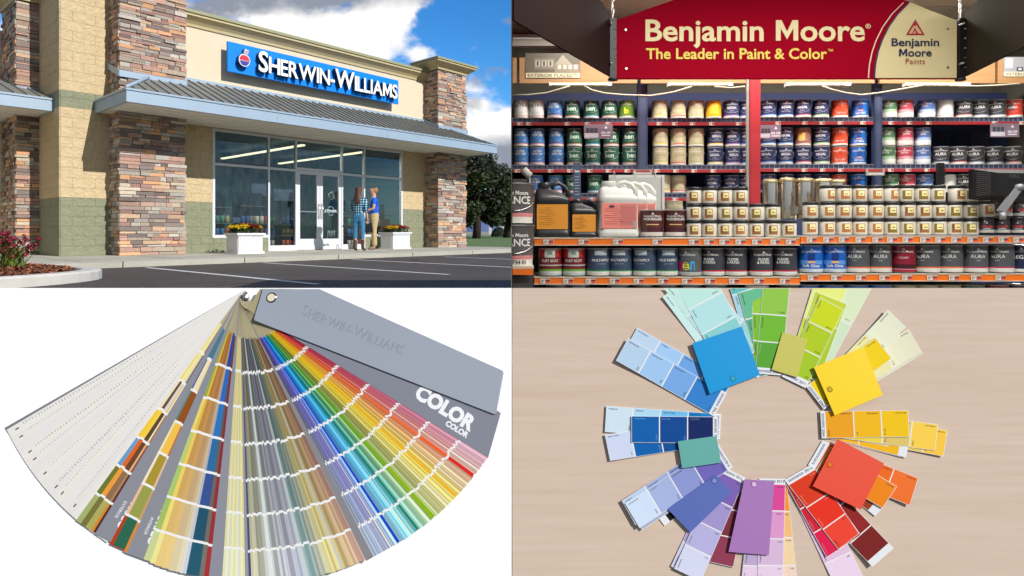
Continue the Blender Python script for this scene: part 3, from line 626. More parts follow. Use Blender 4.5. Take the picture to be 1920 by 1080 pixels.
for i, (px, wd, hh, c, lab) in enumerate(((919, 5, 4.6, (214, 214, 214), 'small white tower far off behind the lawn'), (948, 22, 2.2, (196, 190, 182), 'low pale house far off beside the shrub'))):
    P = atY(px, HY, 150); P.z = 0; w_ = wd * .06; b_ = empty('distant_house', P, lab, 'building'); m = MB(); m.box(P.x - w_, P.x + w_, P.y, P.y + 3, 0, hh, rgb(*c)); Bp(m, 'wall', gM, b_)
    m = MB(); q = [(P.x - w_ - .2, P.y - .2, hh), (P.x + w_ + .2, P.y - .2, hh), (P.x + w_ + .2, P.y + 3.2, hh), (P.x - w_ - .2, P.y + 3.2, hh)]; a = (P.x, P.y + 1.5, hh + .8)
    for k in range(4): m.poly([q[k], q[(k + 1) % 4], a], rgb(120, 110, 105))
    Bp(m, 'roof', gM, b_)
# ---- people
def skin_mesh(name, joints, edges, material, parent, sub=2, col=None, root=0):
    me = bpy.data.meshes.new(name); me.from_pydata([j[0] for j in joints], edges, []); o = bpy.data.objects.new(name, me); COL.objects.link(o)
    sk = o.modifiers.new('s', 'SKIN'); sd = o.modifiers.new('d', 'SUBSURF'); sd.levels = sub; sd.render_levels = sub
    for i, j in enumerate(joints):
        q = j[1]; me.skin_vertices[0].data[i].radius = (q, q) if isinstance(q, (int, float)) else q
    me.skin_vertices[0].data[root].use_root = True
    dg = bpy.context.evaluated_depsgraph_get(); nm = bpy.data.meshes.new_from_object(o.evaluated_get(dg)); o.modifiers.clear(); o.data = nm; nm.name = name
    for p in nm.polygons: p.use_smooth = True
    nm.materials.clear(); nm.materials.append(material); o.parent = parent; return o
skinM = mat('skin', rgb(214, 164, 138, 1.1), .5)
def chain(js, es, pts, start=None):
    for p in pts:
        js.append(p); i = len(js) - 1
        if start is not None: es.append((start, i))
        start = i
    return start
def person(px, py, h, rz, male, lab):
    Y = .48 * F / (py - HY); P = atY(px, py, Y); P.z = SW
    t = empty('person', P, lab, 'person', None, radians(rz)); s = h / 1.75; J = []; E_ = []
    V3 = lambda x, y, z: (x * s, y * s, z * s)
    # local frame: facing -Y
    g = 1.3 if male else 1.0; js = [(V3(0, 0, .98), .095 * s)]; es = []
    chest = chain(js, es, [(V3(0, .01, 1.12), (.125 * s, .09 * s)), (V3(0, .015, 1.32), (.155 * s, .10 * s)), (V3(0, .01, 1.44), (.10 * s, .07 * s)), (V3(0, -.005, 1.50), .058 * s), (V3(0, -.012, 1.555), (.066 * s, .078 * s)), (V3(0, -.02, 1.61), (.084 * s, .102 * s)), (V3(0, -.018, 1.665), (.09 * s, .108 * s)), (V3(0, -.012, 1.715), (.078 * s, .092 * s))], 0)
    ch = 2
    arms = ([(1, [(.19, .0, 1.40, .052), (.23, -.02, 1.14, .042), (.14, -.22, 1.08, .032), (.05, -.32, 1.10, .024), (.02, -.38, 1.10, .018)]), (-1, [(-.19, .0, 1.40, .052), (-.24, -.03, 1.14, .042), (-.13, -.25, 1.06, .032), (-.04, -.36, 1.09, .024), (-.01, -.41, 1.09, .018)])] if male else
            [(1, [(.17, .0, 1.39, .045), (.21, -.02, 1.13, .036), (.12, -.20, 1.08, .028), (.06, -.28, 1.10, .02), (.03, -.33, 1.1, .016)]), (-1, [(-.17, .0, 1.39, .045), (-.215, .03, 1.13, .036), (-.23, -.02, .92, .028), (-.225, -.05, .84, .022), (-.22, -.06, .79, .016)])])
    hands = []
    for sd, A in arms:
        e_ = chain(js, es, [(V3(a, b, c), q * s) for a, b, c, q in A], ch); hands.append((Vector(js[e_][0]), (Vector(js[e_][0]) - Vector(js[e_ - 1][0])).normalized()))
    for sd in (1, -1):
        chain(js, es, [(V3(.09 * sd, 0, .88), .07 * s), (V3(.10 * sd, -.01, .52), .058 * s), (V3(.11 * sd, .02, .12), .04 * s), (V3(.115 * sd, -.02, .045), .036 * s), (V3(.12 * sd, -.13, .03), .026 * s)], 0)
    body = skin_mesh('body', js, es, skinM, t)
    f = MB()
    for hp, d in hands:
        side = d.cross(Vector((0, 0, 1))); side = side.normalized() if side.length > .1 else Vector((1, 0, 0)); dn = d.cross(side).normalized()
        for k in range(4):
            L_ = (.055, .065, .062, .05)[k] * s; b0 = hp + side * (k - 1.5) * .016 * s; f.tube([b0, b0 + d * L_ * .5 + dn * .006, b0 + d * L_ * .9 + dn * .022], [.0075 * s, .007 * s, .005 * s], n=6)
        b0 = hp - side * .03 * s - d * .02; f.tube([b0, b0 - side * .015 + d * .025, b0 - side * .016 + d * .045], [.009 * s, .008 * s, .006 * s], n=6)
    # nose and ears
    f.tube([V3(0, -.10, 1.66), V3(0, -.122, 1.625), V3(0, -.10, 1.61)], [.006, .012, .008], n=6)
    for sd in (1, -1): f.tube([V3(.07 * sd, -.01, 1.66), V3(.082 * sd, 0, 1.645), V3(.07 * sd, -.005, 1.61)], [.008, .012, .006], n=6)
    f.build('hands_and_features', skinM, body)
    f = MB()
    for sd in (1, -1): f.disc(V3(.03 * sd, -.107, 1.655), Vector((1, 0, 0)), Vector((0, 0, 1)), .008, (.02, .02, .02, 1), 8)
    f.box(-.022 * s, .022 * s, -.108 * s, -.104 * s, 1.575 * s, 1.582 * s, rgb(150, 70, 66)); f.build('eyes_and_mouth', gM, body)
    # shirt
    js = [(V3(0, 0, .98), (.135 * s, .10 * s))]; es = []
    js[0] = (V3(0, 0, .90), (.155 * s * g, .12 * s * g)); chain(js, es, [(V3(0, .01, 1.08), (.148 * s * g, .112 * s * g)), (V3(0, .015, 1.32), (.182 * s * g, .12 * s * g)), (V3(0, .01, 1.445), (.12 * s, .088 * s))], 0)
    for sd, A in arms:
        L_ = [(V3(A[0][0], A[0][1], A[0][2]), .072 * s), (V3(A[0][0] + .025 * sd, (A[0][1] + A[1][1]) / 2, 1.25), .062 * s)]
        if not male: L_.append((V3(A[1][0], A[1][1], A[1][2]), .05 * s)); L_.append((V3((A[1][0] + A[2][0]) / 2, (A[1][1] + A[2][1]) / 2, (A[1][2] + A[2][2]) / 2), .042 * s))
        chain(js, es, L_, 2)
    if male: skin_mesh('polo_shirt', js, es, mat('polo_blue', rgb(20, 92, 214, 1.0), .8, noise=.15, nscale=9, bump=.03, bscale=7), t)
    else:
        pm = bpy.data.materials.new('plaid_cloth'); pm.use_nodes = True; N_ = pm.node_tree.nodes; L2 = pm.node_tree.links; b_ = N_['Principled BSDF']; b_.inputs['Roughness'].default_value = .85
        tc_ = N_.new('ShaderNodeTexCoord'); ck = None; outs = []
        for ax, (i_) in (('X', 0), ('Z', 2)):
            w_ = N_.new('ShaderNodeTexWave'); w_.bands_direction = ax; w_.inputs['Scale'].default_value = 5.2; L2.new(tc_.outputs['Object'], w_.inputs['Vector']); outs.append(w_.outputs['Fac'])
        ad = N_.new('ShaderNodeMath'); ad.operation = 'ADD'; L2.new(outs[0], ad.inputs[0]); L2.new(outs[1], ad.inputs[1])
        rp = N_.new('ShaderNodeValToRGB'); dv = N_.new('ShaderNodeMath'); dv.operation = 'MULTIPLY'; dv.inputs[1].default_value = .5; L2.new(ad.outputs[0], dv.inputs[0]); L2.new(dv.outputs[0], rp.inputs[0])
        q = rp.color_ramp.elements; q[0].position = .25; q[0].color = rgb(14, 62, 104); q[1].position = .85; q[1].color = rgb(214, 238, 244); z_ = q.new(.58); z_.color = rgb(30, 128, 160)
        L2.new(rp.outputs[0], b_.inputs['Base Color']); skin_mesh('plaid_shirt', js, es, pm, t)
    # trousers
    js = [(V3(0, 0, 1.14), (.145 * s * g, .108 * s * g)), (V3(0, .01, .95), (.15 * s * g, .12 * s * g))]; es = [(0, 1)]
    end = .07 if male else .38
    for sd in (1, -1):
        pts = [(V3(.09 * sd, .005, .84), .10 * s * g), (V3(.10 * sd, -.01, .52), (.082 if male else .07) * s), (V3(.11 * sd, .012, .3), (.076 if male else .055) * s)]
        if male: pts.append((V3(.115 * sd, .015, .08), .07 * s))
        chain(js, es, pts, 1)
    skin_mesh('trousers', js, es, mat('khaki', rgb(196, 174, 128, 1.1), .85, noise=.12, nscale=9, bump=.03, bscale=7) if male else mat('denim', rgb(62, 122, 160, 1.0), .85, noise=.2, nscale=10, bump=.03, bscale=9), t)
    for sd in (1, -1):
        if male: js = [(V3(.115 * sd, .03, .04), .045 * s), (V3(.118 * sd, -.07, .036), .042 * s), (V3(.122 * sd, -.15, .03), .032 * s)]
        else: js = [(V3(.11 * sd, .005, .34), .058 * s), (V3(.112 * sd, .012, .18), .05 * s), (V3(.115 * sd, .01, .07), .046 * s), (V3(.118 * sd, -.08, .04), .038 * s), (V3(.122 * sd, -.15, .03), .028 * s)]
        skin_mesh('shoe' if male else 'boot', js, [(i, i + 1) for i in range(len(js) - 1)], mat('suede', rgb(150, 124, 98), .9) if male else mat('brown_leather', rgb(84, 60, 50), .7), t)
    # hair
    if male: js = [(V3(0, .008, 1.735), (.086 * s, .10 * s)), (V3(0, .022, 1.69), (.098 * s, .105 * s)), (V3(0, .04, 1.63), (.094 * s, .08 * s)), (V3(0, .045, 1.575), (.07 * s, .05 * s))]
    else: js = [(V3(0, .008, 1.735), (.086 * s, .10 * s)), (V3(0, .02, 1.69), (.10 * s, .108 * s)), (V3(0, .05, 1.60), (.10 * s, .085 * s)), (V3(0, .10, 1.48), (.10 * s, .055 * s)), (V3(0, .135, 1.36), (.105 * s, .04 * s)), (V3(0, .14, 1.25), (.075 * s, .03 * s))]
    skin_mesh('hair', js, [(i, i + 1) for i in range(len(js) - 1)], mat('sandy_hair', rgb(178, 128, 84), .8, noise=.2, nscale=40) if male else mat('brown_hair', rgb(84, 54, 42), .55, noise=.45, nscale=34, stretch=(1, 1, .2), bump=.02, bscale=26), t)
    return t
woman = person(673, 470.5, 1.63, 172, False, 'woman with long brown hair in a teal plaid shirt, jeans and boots')
man = person(701, 468, 1.70, -74, True, 'man in a blue polo shirt and khaki trousers facing the woman by the window')
P = atY(690, 424, 16.6); bag = empty('handbag', P, 'black handbag hanging between the two people', 'bag'); m = MB()
m.hexa([(P.x - .13, P.y - .05, P.z - .17), (P.x + .13, P.y - .05, P.z - .17), (P.x + .13, P.y + .05, P.z - .17), (P.x - .13, P.y + .05, P.z - .17), (P.x - .10, P.y - .03, P.z + .08), (P.x + .10, P.y - .03, P.z + .08), (P.x + .10, P.y + .03, P.z + .08), (P.x - .10, P.y + .03, P.z + .08)])
Bp(m, 'pouch', mat('black_leather', (.015, .015, .017, 1), .5), bag); m = MB(); m.tube([(P.x - .08, P.y, P.z + .07), (P.x - .07, P.y, P.z + .2), (P.x, P.y, P.z + .28), (P.x + .07, P.y, P.z + .2), (P.x + .08, P.y, P.z + .07)], .009); Bp(m, 'strap', mat('black_leather'), bag)
# ================================================================ the paint aisle
DF, DB, DS = 3.3, 4.9, 3.9
def Z(py, D): return CH - (py - HY) / F * D
def X(px, D): return (px - 960) / F * D
wallM = mat('aisle_wall', rgb(92, 88, 78, 1.0), .9, noise=.08, nscale=3)
ceilM = mat('dark_ceiling', rgb(160, 158, 146, 1.0), .9, noise=.1, nscale=2)
m = MB(); m.box(-.004, 0, 2.70, 5.6, 0, 2.25); o = m.build('partition_wall', wallM, kind='structure')
m = MB(); m.box(0, 4.2, 5.5, 5.6, 0, 2.25); m.build('rear_aisle_wall', wallM, kind='structure')
m = MB(); m.box(4.2, 4.3, 1.3, 5.6, 0, 2.25); m.build('end_aisle_wall', wallM, kind='structure')
m = MB(); m.box(-.004, 4.3, 1.28, 5.6, 2.2505, 2.32)
for k in range(9): m.box(0, 4.2, 1.5 + k * .45, 1.51 + k * .45, 2.235, 2.2505)
m.build('ceiling', ceilM, kind='structure')
m = MB(); m.poly([(0, 2.7, .006), (4.2, 2.7, .006), (4.2, 5.5, .006), (0, 5.5, .006)]); m.build('floor', mat('vinyl_floor', rgb(150, 145, 135), .5), kind='structure')
tubeM = mat('white_lit_tube', (.9, .9, .9, 1), emit=(1, .97, .92, 1), estr=3.0); whiteMet = mat('white_enamel', rgb(214, 214, 204, 1.1), .4)
def strip_light(x0, x1, y, z, power, lab):
    t = empty('strip_light', ((x0 + x1) / 2, y, z), lab, 'ceiling light', 'strip lights on the aisle ceiling')
    m = MB(); m.box(x0, x1, y - .05, y + .05, z - .0, z + .03); Bp(m, 'housing', whiteMet, t)
    m = MB(); m.tube([(x0 + .01, y, z - .015), (x1 - .01, y, z - .015)], .014); Bp(m, 'tube', tubeM, t)
    if power:
        d = bpy.data.lights.new('strip_lamp', 'AREA'); d.shape = 'RECTANGLE'; d.size = x1 - x0; d.size_y = .12; d.energy = power; d.color = (1, .955, .88)
        o = bpy.data.objects.new('strip_lamp', d); COL.objects.link(o); o.location = ((x0 + x1) / 2, y, z - .035)
strip_light(.004, .36, 5.3, 2.20, 0, 'lit white strip light under the dark ceiling at the left end of the paint aisle')
for i, (y, pw) in enumerate(((1.7, 118), (3.0, 44), (4.3, 104))):
    strip_light(.3, 3.9, y, 2.2, pw, 'long strip light on the aisle ceiling above the %s' % ('front edge', 'orange shelves', 'rear rack')[i])
m = MB(); m.box(.004, .45, 5.0, 5.06, 2.06, 2.10); m.box(.004, .40, 5.02, 5.03, 2.10, 2.125); o = m.build('cable_tray', whiteMet); tag(o, 'white wire tray hanging just under the lit strip at the ceiling', 'cable tray')
# ---- header sign
redM = mat('sign_red', rgb(186, 0, 42, 1.55), .75, spec=.06, noise=.05, nscale=1.2); sc = DS / F
def PS(px, py, dy=0.0): return Vector((X(px, DS), DS + dy, Z(py, DS)))
hs = empty('header_sign', PS(1474, 147), 'big red and cream hanging sign reading Benjamin Moore The Leader in Paint & Color', 'sign')
def prism(mb, pts, y0, y1, col):
    a = [Vector((X(p[0], DS), y0, Z(p[1], DS))) for p in pts]; b = [Vector((v.x, y1, v.z)) for v in a]; n = len(pts)
    mb.poly(a, col); mb.poly(b[::-1], col)
    for i in range(n): mb.poly([a[i], b[i], b[(i + 1) % n], a[(i + 1) % n]], col)
m = MB(); prism(m, [(1155, 147), (1793, 147), (1793, 38), (1745, 20), (1700, 2), (1630, -24), (1330, -24), (1262, 0), (1155, 38)], DS, DS + .03, (.5,) * 4); Bp(m, 'red_board', redM, hs)
arc = [(1638, 146), (1639, 125), (1643, 100), (1651, 74), (1663, 48), (1679, 26), (1702, 4)]
# re-trace: cream panel with curved left side
cream = [(1640, 146.4), (1642, 122), (1647, 98), (1655, 75), (1667, 51), (1684, 27), (1706, 5), (1745, 21), (1792.6, 38.6), (1792.6, 146.4)]
m = MB(); prism(m, cream, DS - .006, DS - .001, (.5,) * 4); Bp(m, 'cream_panel', mat('sign_cream', rgb(232, 218, 170, 1.12), .6, spec=.1), hs)
def ribbon(off0, off1, y, c, mb):
    A = cream[:7]
    for a, b in zip(A, A[1:]): mb.poly([PS(a[0] - off0, a[1], y), PS(a[0] - off1, a[1], y), PS(b[0] - off1, b[1], y), PS(b[0] - off0, b[1], y)], c)
m = MB(); ribbon(0, 3.2, -.004, rgb(38, 40, 84), m); ribbon(11.5, 13.5, -.004, rgb(250, 236, 214), m); Bp(m, 'curved_stripes', attrM if False else mat('print', attr=True, rough=.5), hs)
prM = mat('print')
def sign_text(body, px0, px1, base, cap, c, bold=.02, y=-.004, mb=None):
    V, Fc = text(body, 1.0, bold, 0, 'LEFT'); x0 = min(v.x for v in V); x1 = max(v.x for v in V); k = cap / .73
    mb.mesh([PS(px0 + (v.x - x0) / (x1 - x0) * (px1 - px0), base - v.y * k, y) for v in V], Fc, c)
m = MB(); sign_text('Benjamin Moore', 1210, 1621, 76.5, 41, rgb(250, 232, 180), .020, mb=m); sign_text('®', 1622, 1632, 54, 9, rgb(250, 232, 180), .01, mb=m); Bp(m, 'brand_lettering', prM, hs)
m = MB(); sign_text('The Leader in Paint & Color', 1211, 1550, 110.5, 20.5, rgb(250, 222, 92), .02, mb=m); sign_text('TM', 1552, 1561, 97, 5, rgb(250, 222, 92), .01, mb=m); Bp(m, 'slogan_lettering', prM, hs)
m = MB(); nv = rgb(40, 40, 84)
sign_text('Benjamin', 1670, 1759, 87, 15, nv, .02, -.010, m); sign_text('Moore', 1684, 1745, 106.5, 15, nv, .02, -.010, m); sign_text('Paints', 1696.5, 1732.5, 121, 11, rgb(150, 50, 40), -.004, -.010, m)
rd = rgb(178, 24, 50); m.poly([PS(1697, 66.5, -.009), PS(1732, 66.5, -.009), PS(1714.5, 37, -.009)], rd)
m.poly([PS(1702, 64, -.011), PS(1708, 64, -.011), PS(1713, 53, -.011), PS(1716, 58, -.011), PS(1719.5, 64, -.011), PS(1727, 64, -.011), PS(1716, 47.5, -.011), PS(1713.5, 51, -.011), PS(1711.5, 48.5, -.011)], rgb(236, 190, 150))
m.poly([PS(1709.5, 64, -.012), PS(1715.5, 64, -.012), PS(1713, 58.5, -.012)], rgb(236, 190, 150)); Bp(m, 'emblem_and_name', prM, hs)
blk = mat('black_steel', (.012, .012, .013, 1), .35); scr = mat('screw_steel', (.55, .55, .55, 1), .3, 1)
for px in (1149, 1801):
    m = MB(); w_ = X(960 + 7, DS); cx = X(px, DS); m.box(cx - w_ * .85, cx + w_ * .85, DS - .02, DS + .03, Z(147, DS), Z(36, DS)); m.lathe([(0, 0), (.03, 0), (.03, .012), (0, .012)], 16, cx, DS, Z(151, DS)); p = Bp(m, 'corner_post', blk, hs)
    m = MB()
    for py in (56, 74, 92, 110, 128): m.tube([(cx + .012, DS - .028, Z(py, DS)), (cx + .012, DS - .02, Z(py, DS))], .004, n=8)
    for py in (49, 122): m.tube([(cx - .02, DS - .06, Z(py, DS)), (cx - .02, DS - .018, Z(py, DS))], .006, n=8)
    Bp(m, 'bolts', scr, p)
    m = MB(); zc = Z(36, DS)
    for k in range(14):
        z0 = zc + k * .036; 
        if z0 > 2.24: break
        for j in range(8):
            a, b = 2 * pi * j / 8, 2 * pi * (j + 1) / 8; ax = (lambda t: (cx + cos(t) * .008, DS + .005, z0 + .018 + sin(t) * .019)) if k % 2 else (lambda t: (cx, DS + .005 + cos(t) * .008, z0 + .018 + sin(t) * .019))
            m.tube([ax(a), ax(b)], .0022, n=5, caps=False)
    Bp(m, 'hanging_chain', scr, hs)
m = MB()
for px, py in ((1173, 56.5), (1174, 129), (1776, 55), (1776, 127)): m.disc(PS(px, py, -.008), Vector((1, 0, 0)), Vector((0, 0, 1)), .007, (.5,) * 4, 10)
Bp(m, 'panel_screws', scr, hs)
wz = Z(144, DS); wing = mat('wing_maroon', rgb(62, 44, 42, 2.2), .85, spec=.08, noise=.06, nscale=3); wing2 = mat('wing_dark', rgb(74, 67, 56, 2.4), .85, spec=.08, noise=.06, nscale=3)
def vplate(a, b, z0, z1a, z1b, mm, nm):
    a = Vector((a[0], a[1], 0)); b = Vector((b[0], b[1], 0)); n = (b - a).cross(ZV).normalized() * .006; m = MB()
    p = [a - n, b - n, b + n, a + n]; m.hexa([q + ZV * z0 for q in p] + [p[0] + ZV * z1a, p[1] + ZV * z1b, p[2] + ZV * z1b, p[3] + ZV * z1a]); Bp(m, nm, mm, hs)
vplate((X(1142, DS), DS - .01), (.004, 2.86), wz, 1.93, 2.2, wing, 'side_wing'); vplate((X(1809, DS), DS - .01), (2.5, 2.55), wz, 1.93, 2.2, wing2, 'side_wing')
# ---- rear rack
navy = mat('navy_steel', rgb(44, 56, 86, 1.0), .5, noise=.06, nscale=8); dnavy = mat('dark_navy_panel', rgb(34, 46, 88, 1.0), .7)
redS = mat('red_label_rail', rgb(164, 26, 34, 1.4), .6, noise=.08, nscale=6)
rack = empty('rear_paint_rack', (X(1440, DB), DB, 0), 'navy steel rack with red label rails across the back of the paint aisle', 'shelving')
m = MB(); m.box(.004, 4.18, 5.32, 5.34, .1, Z(152, DB)); Bp(m, 'back_panel', dnavy, rack)
m = MB()
for i in range(9):
    for j in range(7): m.disc((X(1825 + i * 3.6, 5.3), 5.315, Z(250 + j * 3.6, 5.3)), Vector((1, 0, 0)), Vector((0, 0, 1)), .005, rgb(120, 130, 150), 6)
for i in range(5):
    for j in range(6): m.disc((X(1768 + i * 3.6, 5.3), 5.315, Z(250 + j * 3.6, 5.3)), Vector((1, 0, 0)), Vector((0, 0, 1)), .004, rgb(80, 90, 115), 6)
Bp(m, 'perforation', prM, rack)
for a, b in ((1195, 1212.5), (1636.5, 1650)):
    m = MB(); m.box(X(a, DB), X(b, DB), DB - .03, DB + .02, .1, Z(149, DB)); u_ = Bp(m, 'upright', navy, rack); m = MB()
    for j in range(48):
        py = 160 + j * 5.2
        for q in (a + 2.2, b - 2.2): m.box(X(q - .9, DB), X(q + .9, DB), DB - .0315, DB - .030, Z(py + 2.4, DB), Z(py, DB))
    Bp(m, 'slots', blk, u_)
m = MB(); m.box(X(1403, 4.7), X(1422, 4.7), 4.66, 4.70, .1, Z(146, 4.7)); Bp(m, 'red_post', mat('post_red', rgb(176, 20, 36, 1.5), .6), rack)
m = MB(); m.box(X(1397.5, 4.7), X(1402, 4.7), 4.67, 4.69, .1, Z(146, 4.7)); Bp(m, 'grey_post', mat('post_grey', rgb(150, 146, 140), .5), rack)
tagM = prM; BAYS = [(960.5, 1194), (1213.5, 1397), (1423, 1635.5), (1651, 1925)]
def price_tags(parent, pxs, py, D, h=5.5, w=10, y=-.004):
    for p in pxs:
        m = MB(); y_ = D + y; a, b, c, d = X(p - w / 2, D), X(p + w / 2, D), Z(py + h / 2, D), Z(py - h / 2, D)
        m.box(a, b, y_ - .001, y_, c, d, rgb(238, 234, 226)); mid = a + (b - a) * .52; m.box(mid, b - .001, y_ - .002, y_ - .0012, c + (d - c) * .12, c + (d - c) * .55, rgb(226, 70, 50)); m.box(mid, b - .001, y_ - .002, y_ - .0012, c + (d - c) * .58, c + (d - c) * .84, rgb(60, 40, 40))
        for k in range(3): m.box(a + (b - a) * .06, a + (b - a) * (.44 - .07 * k), y_ - .002, y_ - .0012, c + (d - c) * (.68 - .22 * k), c + (d - c) * (.78 - .22 * k), rgb(120, 112, 108))
        Bp(m, 'price_tag', prM, parent)
rowsB = {0: (221.5, 'top'), 1: (309.5, 'second'), 2: (362.5, 'third')}
tagpx = [[(975, 1027 - 36 + 0, 1063, 1101, 1140, 1176), (1235, 1264, 1297, 1333, 1383), (1457, 1507, 1539, 1573, 1615), (1668, 1702, 1738, 1861, 1912)],
         [(970, 1032, 1068, 1105, 1140, 1175), (1231, 1266, 1300, 1336, 1390), (1454, 1506, 1540, 1574), (1667, 1700, 1735)], [(1000, 1060, 1110), (1230, 1265), (), ()]]
for ri, (py, nm) in rowsB.items():
    for bi, (a, b) in enumerate(BAYS):
        if ri == 2 and bi > 1: continue
        q = -1.5 if bi > 1 else 0
        yb = py + q; m = MB(); m.box(X(a, DB) + (.003 if bi == 0 else 0), X(b, DB), DB, DB + .36, Z(yb + 1.8, DB), Z(yb + .3, DB)); dk = Bp(m, 'shelf_deck', navy, rack)
        m = MB(); n_ = int((b - a) / 9)
        for k in range(n_ + 1): x_ = X(a + (b - a) * k / n_, DB); m.box(x_ - .0018, x_ + .0018, DB - .012, DB - .008, Z(yb + 8, DB), Z(yb + .5, DB))
        for yy_ in (yb + .5, yb + 8): m.box(X(a, DB) + .003, X(b, DB), DB - .013, DB - .009, Z(yy_ + .7, DB), Z(yy_ - .2, DB))
        Bp(m, 'wire_front', mat('grey_wire', rgb(120, 128, 140), .45), dk)
        m = MB(); m.box(X(a, DB) + .003, X(b, DB), DB - .006, DB, Z(yb + 8, DB), Z(yb, DB)); Bp(m, 'deck_lip', navy, dk)
        m = MB(); m.box(X(a, DB) + .003, X(b, DB), DB - .02, DB + .01, Z(yb + 14.2, DB), Z(yb + 8.6, DB)); rl = Bp(m, 'label_rail', redS, rack)
        price_tags(rl, tagpx[ri][bi], yb + 11.5, DB, y=-.022)
# lower void below the third shelf
m = MB(); m.box(.004, 4.1, DB + .1, DB + .12, .1, Z(377, DB)); Bp(m, 'lower_panel', dnavy, rack)
# ---- timber fascia with pictures
D4 = 4.78; pine = mat('pine_board', rgb(206, 156, 102, 2.0), .55, noise=.12, nscale=4, stretch=(1, 1, 9))
fas = empty('timber_header_boards', (X(1440, D4), D4, Z(155, D4)), 'pale timber boards running above the rear rack', 'fascia board')
for a, b in ((960.5, 969), (974, 1195), (1202, 1402), (1425, 1640), (1650, 1866), (1871, 1925)):
    m = MB(); m.box(X(a, D4) + (.003 if a < 961 else 0), X(b, D4), D4, D4 + .03, Z(156, D4), Z(108, D4)); Bp(m, 'board', pine, fas)
pic = empty('exterior_picture', (X(1035, D4), D4, Z(146, D4)), 'grey picture of a gabled house captioned EXTERIOR PLACES on the timber boards', 'poster')
m = MB(); P4 = lambda px, py, dy=-.006: Vector((X(px, D4), D4 + dy, Z(py, D4)))
def rect(mb, a, b, c, d, col, dy, P_=P4): mb.poly([P_(a, d, dy), P_(b, d, dy), P_(b, c, dy), P_(a, c, dy)], col)
m.box(X(985, D4), X(1088, D4), D4 - .004, D4 - .001, Z(147, D4), Z(100, D4), rgb(92, 84, 70)); rect(m, 986, 1087, 137, 146, rgb(214, 204, 172), -.006)
m.poly([P4(1040, 121), P4(1055, 103), P4(1072, 121)], rgb(150, 142, 124)); rect(m, 1002, 1040, 110, 130, rgb(122, 112, 96), -.0055); rect(m, 1040, 1086, 121, 136, rgb(132, 122, 104), -.0055)
for k in range(3): rect(m, 1004 + k * 12, 1012 + k * 12, 114, 125, rgb(190, 184, 168), -.007); rect(m, 1006 + k * 12, 1010 + k * 12, 115, 124, rgb(60, 56, 52), -.008)
for k in range(4): rect(m, 1046 + k * 10, 1052 + k * 10, 122, 130, rgb(196, 190, 172), -.007)
Bp(m, 'house_print', prM, pic); m = MB(); V, Fc = text('EXTERIOR PLACES™', 1, 0, 0, 'LEFT'); x1_ = max(v.x for v in V); put_text(m, V, Fc, lambda x, y, z: P4(989 + x / x1_ * 92, 144.5 - y * 8.5, -.009), rgb(60, 52, 44)); Bp(m, 'caption', prM, pic)
pic = empty('interior_picture', (X(1905, D4), D4, Z(146, D4)), 'grey room picture captioned INTERIOR at the right end of the timber boards', 'poster')
m = MB(); m.box(X(1881, D4), X(1960, D4), D4 - .004, D4 - .001, Z(144, D4), Z(107, D4), rgb(150, 152, 158)); rect(m, 1881.5, 1955, 135, 143.5, rgb(220, 212, 186), -.006); rect(m, 1884, 1898, 110, 128, rgb(190, 194, 202), -.006); rect(m, 1905, 1917, 126, 134, rgb(70, 70, 78), -.006)
rect(m, 1908, 1914, 128, 132, rgb(190, 194, 202), -.007); Bp(m, 'room_print', prM, pic); m = MB(); V, Fc = text('INTERIOR', 1, 0, 0, 'LEFT'); x1_ = max(v.x for v in V); put_text(m, V, Fc, lambda x, y, z: P4(1884 + x / x1_ * 46, 142 - y * 8, -.009), rgb(60, 52, 44)); Bp(m, 'caption', prM, pic)
# fixtures under the boards and the sagging cable
for i, (a, b) in enumerate(((1029, 1146), (1252, 1372), (1473, 1592), (1696, 1814))):
    t = empty('under_shelf_light', (X((a + b) / 2, 4.7), 4.7, Z(160, 4.7)), 'unlit cream strip light under the timber boards, %s bay from the left' % ('first', 'second', 'third', 'fourth')[i], 'strip light', 'strip lights under the timber boards')
    m = MB(); m.box(X(a + 3, 4.7), X(b - 10, 4.7), 4.68, 4.72, Z(160.5, 4.7), Z(156.5, 4.7)); Bp(m, 'tube', mat('cream_tube', rgb(240, 236, 206, 1.0), .4), t)
    m = MB(); m.box(X(a, 4.7), X(a + 3, 4.7), 4.67, 4.73, Z(162, 4.7), Z(156, 4.7)); m.box(X(b - 10, 4.7), X(b, 4.7), 4.67, 4.73, Z(162, 4.7), Z(156, 4.7)); Bp(m, 'end_caps', whiteMet, t)
for i, pts in enumerate((((960.8, 178), (990, 178), (1025, 174), (1050, 167), (1068, 161)), ((1095, 161), (1110, 169), (1135, 175), (1170, 178), (1220, 179.5), (1262, 173), (1297, 162)), ((1340, 162), (1370, 165), (1397, 162)), ((1542, 161), (1560, 168), (1585, 174), (1615, 178), (1650, 174), (1690, 167), (1737, 159)), ((1780, 160), (1830, 161.5), (1870, 160), (1912, 157)))):
    m = MB(); m.tube([(X(a, 4.64), 4.64, Z(b, 4.64)) for a, b in pts], .0065); o = m.build('sagging_cable', mat('grey_cable', rgb(176, 170, 150), .5)); tag(o, 'grey electric cable sagging under the timber boards, %s loop from the left' % ('first', 'second', 'third', 'fourth', 'fifth')[i], 'cable', 'sagging cables above the top shelf')
